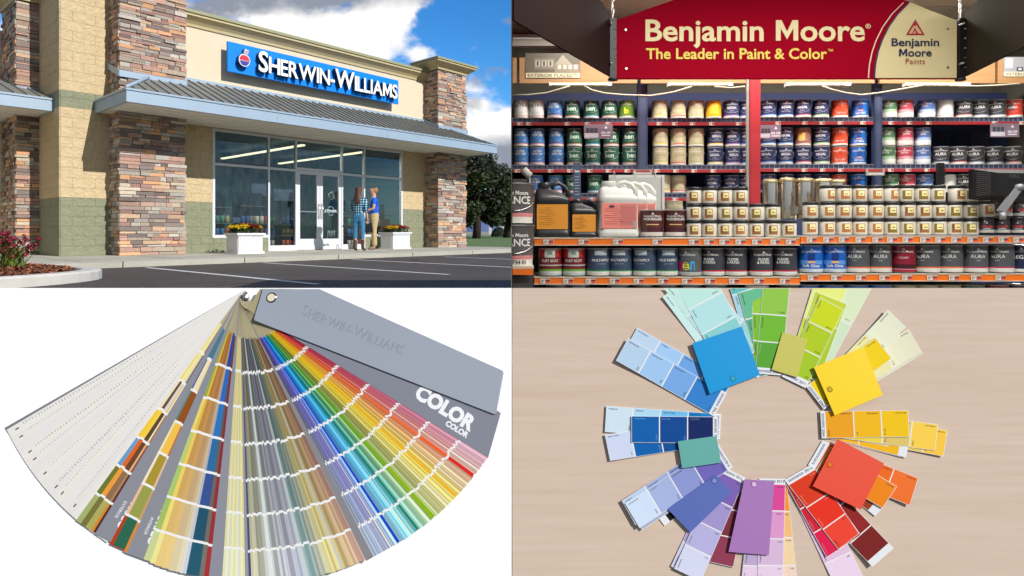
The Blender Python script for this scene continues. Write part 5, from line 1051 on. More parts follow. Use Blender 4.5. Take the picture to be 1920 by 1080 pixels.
# ---- pads of paper on an easel binder
D = DF + .62; m = MB(); m.box(X(1142, D), X(1246, D), D, D + .03, Z(430, D), Z(328, D), rgb(206, 208, 206)); m.box(X(1240, D), X(1243, D), D - .012, D - .001, Z(430, D), Z(332, D), rgb(190, 192, 192)); m.box(X(1144, D), X(1238, D), D - .006, D - .001, Z(430, D), Z(333, D), rgb(186, 188, 186)); e = empty('flip_chart', (X(1195, D), D, Z(430, D)), 'white ring bound flip chart standing behind the white jugs', 'flip chart'); Bp(m, 'paper_pad', mat('paper', attr=True, rough=.8), e)
m = MB()
for px in (1151, 1189, 1227):
    n = 10; m.tube([(X(px, D) + .001 * k, D + .012 + cos(2 * pi * k / n) * .022, Z(328, D) + sin(2 * pi * k / n) * .022) for k in range(n + 1)], .0022, n=5)
Bp(m, 'binder_rings', scr, e)
# ---- steel canisters
stM = mat('polished_steel', rgb(206, 198, 182, 1.0), .22, metal=1.0, noise=.25, nscale=9, stretch=(1, 1, .02)); 
for i, (px, w_, base, top) in enumerate(((1450, 28, 410, 336), (1482, 28, 410, 333), (1516, 32, 410, 334), (1552, 34, 404, 335), (1578, 26, 400, 337))):
    D = DF + .22 + (.1 if i > 2 else 0); R = w_ / 2 * D / F; H = (base - top) * D / F; e = empty('steel_canister', (X(px, D), D + R, Z(base, D)), 'shiny steel dispensing canister, %s from the left behind the sample jars' % ORD[i], 'canister', 'steel canisters behind the sample jars')
    m = MB(); m.lathe([(R, 0), (R, H * .9), (R * .98, H * .92), (R, H * .93)], 32); m.build('cylinder', stM, e); m = MB(); m.lathe([(R * 1.04, H * .92), (R * 1.05, H * .96), (R * .95, H), (R * .3, H * 1.02), (0, H * 1.02)], 32, col=(.5,) * 4); m.build('lid', mat('brushed_lid', rgb(190, 170, 130), .35, metal=.7), e)
    if i == 1:
        m = MB(); m.box(R * .2, R * .75, -R - .03, -R + .01, H * .12, H * .3); m.tube([(R * .5, -R - .02, H * .12), (R * .5, -R - .02, -H * .25)], .005); m.build('tap', scr, e)
# ---- pails cut by the partition on the left
pm = mat('pail_paint', attr=True, rough=.35)
for i, (base, top) in enumerate(((418, 342), (499, 421))):
    D = 3.12; R = 46 * D / F; cx = X(957, D); H = (base - top) * D / F; z0 = Z(base, D); cyy = D + R
    t = empty('paint_pail', (R * .3, cyy, z0), ('upper grey paint pail reading ADVANCE, cut off by the picture edge', 'lower grey paint pail reading ADVANCE, standing on the end shelf')[i], 'paint pail', 'stacked grey paint pails')
    g1, pk = G_(92, 90, 92), G_(206, 130, 132); m = MB(); m.lathe([(R * .93, 0), (R * .94, H * .14), (R * .95, H * .155), (R * .955, H * .25), (R, H * .93), (R * 1.03, H * .94), (R * 1.03, H), (R * .9, H), (0, H * .98)], 40, cx, cyy, z0, cols=[G_(226, 224, 216), G_(226, 224, 216), pk, g1, g1, G_(70, 68, 70), G_(70, 68, 70), G_(80, 78, 80)])
    V, Fc = text('ADVANCE', .052, .02); RR = R * .985
    def cv(x, y, zz): a = (x - .004) / RR; return (cx + sin(a) * RR, cyy - cos(a) * RR - .001, z0 + zz + y)
    m.mesh([cv(v.x, v.y, H * .48) for v in V], Fc, G_(216, 214, 210)); V, Fc = text('Benjamin Moore', .028, .02); m.mesh([cv(v.x + .012, v.y, H * .7) for v in V], Fc, G_(216, 214, 210))
    m.mesh([cv(a, b, H * .78) for a, b in ((-.012, 0), (.012, 0), (0, .03))], [(0, 1, 2)], G_(216, 214, 210)); V, Fc = text('0794 01', .03, .02); m.mesh([cv(v.x * 1 + .045, v.y, H * .04) for v in V], Fc, G_(60, 56, 56)) if i else None
    for k in range(3): m.mesh([cv(a, b, H * (.36 - .05 * k)) for a, b in ((-.05, 0), (.10 - .02 * k, 0), (.10 - .02 * k, .005), (-.05, .005))], [(0, 1, 2, 3)], G_(150, 148, 146))
    o = Bp(m, 'pail', pm, t); off = t.location.copy()
    bm = bmesh.new(); bm.from_mesh(o.data); bmesh.ops.bisect_plane(bm, geom=bm.verts[:] + bm.edges[:] + bm.faces[:], plane_co=(.002 - off.x, 0, 0), plane_no=(1, 0, 0), clear_inner=True); bm.to_mesh(o.data); bm.free()
    m = MB(); a_ = [(-.1 + k * .1) for k in range(14)]; m.tube([p for p in [(cx + sin(a) * R * 1.02, cyy - cos(a) * R * 1.02, z0 + H * (.8 - .5 * cos(a * .9 - .1))) for a in a_] if p[0] > .004], .003, n=5); Bp(m, 'bail_handle', scr, t)
e = empty('end_shelf', (.05, 3.1, Z(515, 3.1)), 'short orange edged shelf end under the grey pails', 'shelving'); m = MB(); m.box(.003, X(1001, 3.1), 3.1, 3.5, Z(504, 3.1), Z(499.5, 3.1)); Bp(m, 'deck', ivory, e); m = MB(); m.box(.003, X(1000, 3.1), 3.085, 3.099, Z(515, 3.1), Z(504.5, 3.1)); Bp(m, 'orange_rail', org, e)
m = MB(); m.box(.003, X(1000, 3.1), 3.12, 3.4, Z(560, 3.1), Z(521, 3.1)); Bp(m, 'lower_bin', mat('dark_bin', rgb(70, 70, 72), .5), e)
# sample spoon / tag at the left edge
D = 3.25; m = MB(); m.tube([(X(981, D), D, Z(318, D)), (X(994, D), D, Z(331, D))], .02, n=14); m.box(X(992, D), X(995, D), D, D + .01, Z(345, D), Z(331, D)); o = m.build('wobbler_tag', mat('tag_grey', rgb(196, 194, 188), .6)); tag(o, 'pale grey round ended wobbler tag sticking up at the left end', 'shelf tag')
m = MB(); m.box(.004, X(990, D), D + .15, D + .3, Z(345, D), Z(331, D)); o = m.build('pail_lid_tray', mat('dark_bin')); tag(o, 'dark flat tray lying on top of the grey pails', 'tray')
# ---- monitor seen from the back
D = DF - .1; mon = empty('computer_monitor', (X(1885, D), D, Z(400, D)), 'black computer monitor seen from behind at the right end of the aisle', 'monitor'); bp = mat('black_plastic', (.012, .012, .013, 1), .5, spec=.15, noise=.1, nscale=12)
PM = lambda px, py, dy=0: Vector((X(px, D), D + dy, Z(py, D))); m = MB()
o_ = [PM(1840, 372, .06), PM(1935, 378, .06), PM(1935, 316, .06), PM(1840, 315, .06)]; i_ = [PM(1863, 366, -.03), PM(1935, 370, -.03), PM(1935, 326, -.03), PM(1863, 325, -.03)]; bk = [v + Vector((0, .03, 0)) for v in o_]
for k in range(4): m.poly([o_[k], o_[(k + 1) % 4], i_[(k + 1) % 4], i_[k]]); m.poly([bk[k], bk[(k + 1) % 4], o_[(k + 1) % 4], o_[k]])
m.poly(i_); m.poly(bk[::-1]); Bp(m, 'casing', bp, mon)
m = MB()
for k in range(12): m.poly([PM(1843, 322 + k * 3.9, .045), PM(1856, 322 + k * 3.7, -.006), PM(1856, 323.2 + k * 3.7, -.006), PM(1843, 323.2 + k * 3.9, .045)], rgb(70, 70, 72))
V, Fc = text('DELL', 1, .02); put_text(m, V, Fc, lambda x, y, z: PM(1893 + x * 9, 328 - y * 9 + 6, -.032), rgb(58, 58, 62)); Bp(m, 'vents_and_badge', prM, mon)
m = MB(); a, b = PM(1866, 398, -.05), PM(1899, 353, -.05); d = (b - a).normalized(); nn = Vector((-d.z, 0, d.x)) * .013
m.hexa([a - nn, a + nn, a + nn + Vector((0, .03, 0)), a - nn + Vector((0, .03, 0)), b - nn, b + nn, b + nn + Vector((0, .03, 0)), b - nn + Vector((0, .03, 0))]); m.tube([PM(1899, 352, -.055), PM(1899, 352, -.01)], .016, n=16); m.tube([PM(1866, 399, -.05), PM(1866, 412, -.05)], .014, n=10); Bp(m, 'support_arm', mat('grey_arm', rgb(150, 152, 156), .4, .3), mon)
m = MB(); m.box(X(1903, D), X(1908, D), D - .04, D - .03, Z(357, D), Z(348, D)); Bp(m, 'blue_clip', mat('clip_blue', rgb(130, 170, 214), .4), mon)
D = DF + .35; m = MB(); m.box(X(1834, D), X(1935, D), D, D + .2, Z(440, D), Z(370, D)); o = m.build('dark_tinting_machine', bp); tag(o, 'dark machine housing behind the jars under the monitor', 'machine')
m = MB(); m.box(X(1760, 4.5), X(1771, 4.5), 4.5, 4.53, Z(345, 4.5), Z(305, 4.5))
for k in range(7): m.box(X(1759, 4.5), X(1772, 4.5), 4.495, 4.499, Z(311 + k * 5, 4.5), Z(308 + k * 5, 4.5))
o = m.build('black_bracket', blk); tag(o, 'black slotted bracket standing on the rear shelf left of the dark AURA cans', 'bracket')
# ================================================================ two leaning display boards in front
TL_ = radians(20); BN = Vector((0, -cos(TL_), sin(TL_))); BU = Vector((0, sin(TL_), cos(TL_))); BX = Vector((1, 0, 0))
BP0 = C0 + ray(960, 540) * .8
def bp(px, py, h=0.0):                                  # h millimetres in front of the board
    d = ray(px, py); return C0 + d * (((BP0 + BN * (h / 1000) - C0).dot(BN)) / d.dot(BN))
KB = 1.20
def kb(r, g, b): return rgb(r, g, b, KB)
woodM = bpy.data.materials.new('maple_veneer'); woodM.use_nodes = True; N = woodM.node_tree.nodes; L = woodM.node_tree.links; b_ = N['Principled BSDF']
tc = N.new('ShaderNodeTexCoord'); mp = N.new('ShaderNodeMapping'); mp.inputs['Scale'].default_value = (.8, 14, 14); L.new(tc.outputs['Object'], mp.inputs[0])
n1_ = N.new('ShaderNodeTexNoise'); n1_.inputs['Scale'].default_value = 11; n1_.inputs['Detail'].default_value = 8; n1_.inputs['Distortion'].default_value = .35; L.new(mp.outputs[0], n1_.inputs[0])
n2_ = N.new('ShaderNodeTexNoise'); n2_.inputs['Scale'].default_value = 1.4; n2_.inputs['Detail'].default_value = 2; L.new(mp.outputs[0], n2_.inputs[0])
rp = N.new('ShaderNodeValToRGB'); q = rp.color_ramp.elements; q[0].position = .32; q[0].color = kb(207, 183, 162); q[1].position = .68; q[1].color = kb(218, 197, 177)
z_ = q.new(.5); z_.color = kb(213, 190, 171); ad = N.new('ShaderNodeMath'); ad.operation = 'MULTIPLY_ADD'; ad.inputs[1].default_value = .45; L.new(n2_.outputs['Fac'], ad.inputs[0])
m3 = N.new('ShaderNodeMath'); m3.operation = 'MULTIPLY'; m3.inputs[1].default_value = .55; L.new(n1_.outputs['Fac'], m3.inputs[0]); L.new(m3.outputs[0], ad.inputs[2]); L.new(ad.outputs[0], rp.inputs[0]); L.new(rp.outputs[0], b_.inputs['Base Color']); b_.inputs['Roughness'].default_value = .75; b_.inputs['Specular IOR Level'].default_value = .2
whiteB = mat('white_laminate', (.9, .9, .9, 1), .8, spec=.2)
def board(name, x0, x1, M_, lab):
    top = BP0; L_ = (top.z - .004) / BU.z; m = MB(); P = lambda x, s, h: Vector((x, 0, 0)) + Vector((0, top.y, top.z)) - BU * s + BN * h
    m.hexa([P(x0, L_, 0), P(x1, L_, 0), P(x1, L_, -.015), P(x0, L_, -.015), P(x0, 0, 0), P(x1, 0, 0), P(x1, 0, -.015), P(x0, 0, -.015)])
    e = empty(name, P((x0 + x1) / 2, L_, 0), lab, 'display board'); Bp(m, 'panel', M_, e)
    m = MB()
    for x in (x0 + .1, x1 - .1): m.tube([P(x, .05, -.016), (x, top.y + .30, .008)], .009)
    Bp(m, 'rear_legs', mat('leg_wood', rgb(150, 120, 90), .6), e); return e
board('white_board', -.70, -.0004, whiteB, 'plain white leaning board with the open fan deck on it')
board('maple_board', .0004, .70, woodM, 'pale maple leaning board carrying the ring of colour cards')
paperM = mat('coated_paper', attr=True, rough=.6, spec=.12)
satinM = mat('satin_card', attr=True, rough=.42, spec=.22)
def lerp2(a, b, t): return (a[0] + (b[0] - a[0]) * t, a[1] + (b[1] - a[1]) * t)
def quadpt(q, s, t): return lerp2(lerp2(q[0], q[1], s), lerp2(q[3], q[2], s), t)     # s across, t outer->inner
NP = [0]
def card(name, label, q, cells, h, lift=0.0, tone=None, thick=.45, marks=True, group='paint cards in the ring', hole=None, Mx=None, inlift=0.0, border=1.6):
    """q: outer-left, outer-right, inner-right, inner-left; cells: (fraction, colour) outer -> inner; lift: outer end raised (mm)"""
    e = empty(name, bp(*quadpt(q, .5, .5), h)); m = MB(); n = 8
    lift *= .6; h *= .75; H = lambda t: h + lift * max(0, 1 - t * 1.6) ** 2 + inlift * t
    P = lambda s, t, dh=0: bp(*quadpt(q, s, t), H(t) + dh); white = kb(238, 238, 236)
    multi = len(cells) > 1; ln = sqrt(sum((a - b) ** 2 for a, b in zip(lerp2(q[0], q[1], .5), lerp2(q[3], q[2], .5)))); wd = sqrt(sum((a - b) ** 2 for a, b in zip(q[0], q[1])))
    base = white if multi else kb(*cells[0][1])
    for k in range(n):
        t0, t1 = k / n, (k + 1) / n; m.poly([P(0, t1, -thick), P(1, t1, -thick), P(1, t0, -thick), P(0, t0, -thick)][::-1], base); m.poly([P(0, t1), P(1, t1), P(1, t0), P(0, t0)], base)
        m.poly([P(0, t0, -thick), P(0, t1, -thick), P(0, t1), P(0, t0)], white); m.poly([P(1, t1, -thick), P(1, t0, -thick), P(1, t0), P(1, t1)], white)
    m.poly([P(0, 0, -thick), P(1, 0, -thick), P(1, 0), P(0, 0)][::-1], white); m.poly([P(0, 1, -thick), P(1, 1, -thick), P(1, 1), P(0, 1)], white)
    Bp(m, 'card_stock', Mx or paperM, e)
    if multi:
        t = 0
        for i, (f, c) in enumerate(cells):
            a = t + (1.1 / ln if i else .8 / ln); b = t + f - 1.1 / ln; t += f; isw = min(c) > 225 and i == len(cells) - 1
            bs = border / wd * .45; m = MB(); kk = max(1, int((b - a) * 10))
            for j in range(kk): p0, p1 = a + (b - a) * j / kk, a + (b - a) * (j + 1) / kk; m.poly([P(bs, p1, .05), P(1 - bs, p1, .05), P(1 - bs, p0, .05), P(bs, p0, .05)], kb(*c))
            sw = Bp(m, 'colour_swatch' if not isw else 'code_strip', paperM, e)
            if marks:
                m = MB(); lum = sum(c) / 3; mc = kb(*[min(255, x * .45 + 20) for x in c]) if lum > 110 else kb(*[min(255, x * .6 + 90) for x in c]); r = random.Random(int(q[0][0] * 7 + i))
                if isw:
                    tm = (a + b) / 2; V, Fc = text(r.choice(['2071', '2064', '2017', '2020', '2015', '2010']), 1, .02, 0, 'LEFT'); sp_ = 7.0 / wd
                    m.mesh([P(.66 + v.x * sp_ * 1.0, tm + (.36 - v.y) * 6.5 / ln, .1) for v in V], Fc, kb(60, 64, 80))
                    s_ = .08
                    while s_ < .62: w_ = r.uniform(.012, .03); m.poly([P(s_, tm + 2.2 / ln, .1), P(s_ + w_, tm + 2.2 / ln, .1), P(s_ + w_, tm - 2.4 / ln, .1), P(s_, tm - 2.4 / ln, .1)], kb(120, 126, 150)); s_ += w_ + .014
                elif (b - a) * ln > 20:
                    for (side, cnt_) in ((0, r.randint(7, 10)), (1, r.randint(3, 5))):
                        for k in range(cnt_):
                            if side == 0: s0 = .08; t0 = a + (4 + k * 2.2) / ln; ds, dt = 2.8 / wd, 1.5 / ln
                            else: s0 = 1 - .12 - k * 2.4 / wd; t0 = b - 6.0 / ln; ds, dt = 1.7 / wd, 2.8 / ln
                            ds *= r.uniform(.5, 1); m.poly([P(s0, t0 + dt, .1), P(s0 + ds, t0 + dt, .1), P(s0 + ds, t0, .1), P(s0, t0, .1)], mc)
                if m.f: Bp(m, 'small_print', paperM, sw)
    if hole:
        m = MB(); hc = quadpt(q, .5, .5); c = bp(hole[0], hole[1], H(.5) + .06 + (lift if lift > 2 else 0) * 0); zz = max(H(0), H(1))
        c = bp(hole[0], hole[1], zz + .2); m.disc(c, BX, BU, .0033, kb(*hole[2]), 18); m.disc(c + BN * .0001, BX, BU, .0026, kb(*hole[3]), 18); Bp(m, 'punched_hole', paperM, e)
    tag(e, label, 'colour card', group); return e
Wt = (236, 238, 242)
cd = 'strip_card'
hh = 1.0
# --- light aqua and teal strips
card(cd, 'pale aqua strip lowest of the fanned aqua cards', [(1242, 557), (1305, 511), (1427, 676), (1364, 722)], [(.5, (204, 238, 232)), (.3, (188, 228, 228)), (.2, (160, 214, 220))], 1, 3.5)
card(cd, 'pale aqua strip in the middle of the fanned aqua cards', [(1245, 541), (1306, 493), (1430, 649), (1369, 697)], [(.34, (196, 234, 224)), (.36, (186, 226, 226)), (.3, (150, 212, 214))], 1.7, 3.2)
card(cd, 'aqua strip on top of the fanned aqua cards', [(1254, 512), (1318, 478), (1415, 660), (1351, 694)], [(.38, (192, 234, 222)), (.255, (182, 228, 228)), (.365, (140, 208, 208))], 2.4, 3)
card(cd, 'teal and ice blue strip left of the mint green strip', [(1363, 522), (1428, 500), (1484, 690), (1419, 709)], [(.17, (96, 190, 188)), (.245, (168, 214, 226)), (.5, (205, 226, 238)), (.085, Wt)], 1, 2)
card(cd, 'mint green strip between the blue square and bright green strips', [(1384, 549), (1450, 531), (1492, 690), (1426, 707)], [(.32, (104, 190, 146)), (.30, (92, 176, 136)), (.38, (84, 164, 124))], 1.8, 1.5)
card(cd, 'bright green strip partly under the other green strip', [(1409, 512), (1456, 515), (1452, 697), (1413, 692)], [(.42, (150, 204, 58)), (.28, (122, 190, 46)), (.3, (104, 178, 50))], 2.3, 1.0)
card(cd, 'bright green three tone strip on top, beside the olive card', [(1432, 520), (1482, 524), (1465, 704), (1416, 700)], [(.38, (145, 200, 70)), (.285, (112, 186, 48)), (.275, (88, 165, 52)), (.06, Wt)], 2.9, 1.0)
card(cd, 'pale mint strip under the lime strips', [(1575, 500), (1638, 534), (1546, 704), (1483, 669)], [(.45, (222, 236, 194)), (.55, (210, 230, 196))], 1, 2.4)
card(cd, 'pale lemon strip showing at the left of the lime strips', [(1530, 520), (1588, 538), (1540, 702), (1478, 684)], [(.45, (234, 242, 130)), (.55, (206, 222, 60))], 1.6, 1.5)
card(cd, 'yellow green strip between the pale lemon and lime strips', [(1531, 547), (1588, 570), (1534, 716), (1480, 694)], [(.32, (198, 214, 50)), (.68, (176, 202, 40))], 2.1, 1.2)
card(cd, 'vivid lime three tone strip on top beside the olive card', [(1537, 557.5), (1582, 580.5), (1511, 728), (1466, 706)], [(.3, (205, 220, 12)), (.31, (178, 205, 22)), (.31, (165, 200, 30)), (.08, Wt)], 2.8, 1.2)
card('sample_card', 'small satin olive gold card lying over the green strips', [(1467, 623), (1514, 636), (1495.6, 708), (1447, 693)], [(1, (198, 192, 84))], 4.2, 0, inlift=1, Mx=satinM)
# --- north west blues
card(cd, 'light blue strip behind, upper of the two north west strips', [(1195, 614), (1172, 656), (1350, 757), (1373, 715)], [(.245, (190, 214, 236)), (.245, (164, 204, 242)), (.255, (110, 166, 228)), (.255, (24, 124, 204))], 1.2, 2)
card(cd, 'light blue four tone strip in front, pointing to the upper left', [(1178, 634), (1155, 676), (1339, 781), (1363, 737)], [(.23, (182, 208, 232)), (.235, (160, 200, 238)), (.235, (120, 170, 228)), (.25, (50, 130, 205)), (.05, Wt)], 2, 5)
card('square_card', 'big bright cyan blue square card with a punched hole', [(1298, 644), (1391, 612), (1425, 703), (1331, 739)], [(1, (0, 152, 218))], 6.5, 0, hole=(1374, 709.5, (20, 110, 150), (60, 170, 190)), Mx=satinM)
# --- west
card(cd, 'ice blue to cyan strip at the far left, upper', [(1137, 761), (1134, 810), (1350, 824), (1352, 776)], [(.235, (206, 226, 236)), (.24, (176, 216, 238)), (.24, (115, 190, 235)), (.235, (10, 130, 200)), (.05, Wt)], 1.2, 2.5)
card(cd, 'pale lilac ended blue strip at the far left, lower', [(1134, 815), (1144, 864), (1347, 833), (1339, 786)], [(.235, (206, 216, 238)), (.26, (0, 96, 172)), (.26, (0, 78, 150)), (.245, (0, 60, 130))], 1.9, 2.5)
card(cd, 'deep royal to navy blue strip on top at the left', [(1184, 780), (1184, 830), (1346, 831), (1346, 781.5)], [(.325, (0, 94, 170)), (.325, (0, 72, 146)), (.30, (8, 36, 95)), (.05, Wt)], 3.2, 1.5)
card('sample_card', 'small sea green card overlapping the navy and lilac strips', [(1271, 827.4), (1343.6, 817.3), (1352, 867.4), (1279, 878)], [(1, (104, 174, 166))], 6, 0)
# --- south west lilacs
card('dark_sample_card', 'near black card with a white end poking out under the lilac strips', [(1230, 965), (1246, 986), (1292, 953), (1272, 926)], [(.22, (232, 232, 236)), (.78, (24, 22, 30))], .7, .8, marks=False)
card(cd, 'grey blue strip lowest of the lilac strips', [(1176, 950), (1204, 994), (1368, 886), (1342, 842)], [(.5, (168, 178, 202)), (.5, (140, 150, 200))], 1, 4)
card(cd, 'lilac blue strip just above the front lilac strip', [(1166, 939), (1192, 985), (1362, 875), (1336, 829)], [(.25, (190, 206, 236)), (.25, (160, 174, 220)), (.25, (140, 148, 208)), (.25, (104, 96, 178))], 1.7, 4.5)
card(cd, 'lilac blue four tone strip on top, pointing to the lower left', [(1172, 944), (1199, 990), (1374, 876), (1347, 832)], [(.235, (206, 222, 242)), (.235, (165, 180, 222)), (.235, (142, 152, 210)), (.245, (112, 102, 184)), (.05, Wt)], 2.6, 5)
# --- south
card(cd, 'dark wine red strip under the purple card', [(1327, 1053), (1375, 1064), (1405, 925), (1357, 915)], [(.38, (144, 58, 82)), (.36, (122, 46, 60)), (.26, (110, 40, 54))], 1.2, 1.5, marks=False)
card(cd, 'violet strip hidden mostly under the slate blue card', [(1258, 1062), (1306, 1086), (1390, 900), (1344, 876)], [(.25, (206, 206, 232)), (.25, (176, 160, 214)), (.5, (120, 98, 184))], 1.2, 1.5)
card(cd, 'pale lavender to violet strip pointing down to the left', [(1264, 1066), (1314, 1090), (1398, 896), (1352, 873)], [(.235, (212, 216, 238)), (.235, (184, 178, 222)), (.24, (164, 150, 206)), (.24, (126, 98, 178)), (.05, Wt)], 2.2, 3)
card('sample_card', 'slate blue card with a small curled hole tab', [(1342.4, 890), (1372, 923), (1294, 998.5), (1251.7, 954)], [(1, (92, 110, 182))], 4.4, 0, hole=(1339.6, 901.7, (60, 70, 130), (130, 146, 210)), Mx=satinM)
card(cd, 'peach and orange strip right of the pink strips', [(1448, 1100), (1496, 1100), (1475, 900), (1438, 898)], [(.2, (244, 214, 194)), (.26, (244, 214, 165)), (.245, (246, 190, 120)), (.255, (248, 148, 44)), (.04, Wt)], 1.2, 1)
card(cd, 'pale lilac pink strip partly under the big purple card', [(1389, 1098), (1440, 1100), (1460, 902), (1410, 899)], [(.19, (232, 206, 232)), (.25, (190, 170, 208)), (.3, (200, 150, 200)), (.22, (190, 90, 160)), (.04, Wt)], 1.8, 1)
card(cd, 'magenta to pale pink strip beside the big purple card', [(1420, 1098), (1468, 1099), (1473, 898), (1424, 897)], [(.19, (234, 208, 232)), (.25, (218, 186, 218)), (.26, (224, 154, 204)), (.25, (222, 72, 152)), (.05, Wt)], 2.4, 1)
card('sample_card', 'large orchid purple card with a curled hole tab', [(1396, 898.5), (1452, 902.4), (1441.5, 1041), (1366, 1034.7)], [(1, (170, 121, 184))], 5.6, 0, hole=(1414, 908, (140, 90, 150), (226, 190, 230)), Mx=satinM)
# --- south east reds
card(cd, 'pale pink strip longest below the crimson strip', [(1572, 1112), (1622, 1088), (1526, 888), (1476, 911)], [(.27, (238, 214, 234)), (.25, (228, 194, 224)), (.25, (228, 164, 212)), (.23, (226, 84, 164))], 1.0, 2)
card(cd, 'dark blood red strip with a white end, lower right', [(1636, 1063), (1676, 1028), (1538, 884), (1498, 920)], [(.065, (234, 236, 238)), (.24, (124, 26, 24)), (.33, (146, 30, 30)), (.365, (170, 34, 96))], 1.8, 5, marks=False)
card(cd, 'crimson strip between the pink and orange red strips', [(1550, 1045), (1590, 1020), (1520, 884), (1474, 909)], [(.33, (226, 20, 76)), (.33, (206, 26, 52)), (.34, (190, 30, 40))], 2.4, 1.5)
card(cd, 'brick red edge strip just under the orange red strip', [(1574, 1030), (1614, 1003), (1526, 880), (1478, 908)], [(.5, (170, 30, 30)), (.5, (160, 40, 30))], 2.9, 1.5, marks=False)
card(cd, 'orange red three tone strip on top of the red fan', [(1572, 1031), (1611, 1000.4), (1523, 870), (1471, 900)], [(.29, (240, 66, 46)), (.31, (234, 46, 22)), (.33, (222, 56, 22)), (.07, Wt)], 3.5, 1.5)
# --- east oranges
card('dark_sample_card', 'rust brown card with a white end under the orange cards', [(1658, 949), (1641, 968), (1560, 905), (1582, 878)], [(.16, (232, 236, 240)), (.84, (156, 58, 24))], 1.0, 1.5, marks=False)
card(cd, 'orange strip pointing right, lowest of the orange fan', [(1722, 896), (1706, 948), (1515, 872), (1542, 826)], [(.25, (246, 116, 40)), (.25, (242, 106, 20)), (.43, (242, 112, 8)), (.07, Wt)], 1.8, 4)
card('sample_card', 'amber orange card between the red square and orange strip', [(1682, 912), (1655, 953), (1530, 882), (1557, 838)], [(.5, (242, 136, 6)), (.5, (236, 130, 10))], 3, 2)
card('square_card', 'big coral red square card with a punched hole', [(1570, 823), (1657.5, 868.7), (1614, 956), (1524, 911.5)], [(1, (236, 80, 54))], 8, 0, hole=(1555.6, 871, (190, 60, 20), (240, 120, 30)), Mx=satinM)
# --- east yellows
card(cd, 'ochre strip with white end, lowest of the yellow fan', [(1697, 814), (1690, 857), (1548, 822), (1556, 780)], [(.5, (214, 142, 44)), (.5, (224, 150, 30))], .8, 2, marks=False)
card(cd, 'golden strip with a white end under the yellow fan', [(1707, 815), (1699, 858), (1550, 820), (1558, 778)], [(.10, (234, 238, 242)), (.5, (246, 186, 14)), (.4, (246, 186, 14))], 1.3, 2.5, marks=False)
card(cd, 'light golden strip reaching farthest right', [(1777, 807), (1769, 856), (1548, 815), (1556, 766)], [(.18, (252, 202, 66)), (.3, (232, 200, 96)), (.52, (226, 196, 96))], 2, 2.5)
card(cd, 'soft yellow strip just left of the farthest right strip', [(1759, 795.6), (1753, 845), (1548, 818), (1555, 769)], [(.235, (254, 210, 76)), (.25, (224, 198, 108)), (.515, (240, 210, 70))], 2.7, 2.5)
card(cd, 'deep golden three tone strip on top at the right', [(1703, 769), (1705, 819), (1541, 822), (1538, 771)], [(.31, (246, 198, 0)), (.315, (244, 186, 6)), (.325, (238, 162, 16)), (.05, Wt)], 3.8, 1.5)
# --- north east
card(cd, 'ivory strip of a slightly darker tone under the other ivory strip', [(1706, 622), (1731, 664), (1624, 727), (1599, 684)], [(.6, (232, 228, 196)), (.4, (226, 222, 180))], 1, 6, marks=False)
card(cd, 'ivory strip pointing up right, lower of the cream pair', [(1704, 616.5), (1729, 660), (1620, 722), (1595, 678)], [(.5, (246, 242, 208)), (.5, (240, 232, 170))], 1.8, 6)
card(cd, 'pale cream to lemon strip pointing up right, upper of the pair', [(1665, 580.5), (1699, 613), (1603, 715), (1569, 682)], [(.44, (240, 242, 210)), (.56, (238, 234, 160))], 2.6, 5)
card(cd, 'bright yellow strip crossing under the yellow square', [(1642, 633), (1672, 672), (1545, 768), (1511, 724)], [(.3, (248, 212, 0)), (.65, (250, 214, 10)), (.05, Wt)], 3.4, 2)
card('square_card', 'big golden yellow square card with a punched hole', [(1526, 688.7), (1619, 650.5), (1655.5, 740.6), (1565, 779)], [(1, (252, 214, 0))], 8, 0, hole=(1556, 730, (120, 90, 20), (214, 170, 30)), Mx=satinM)

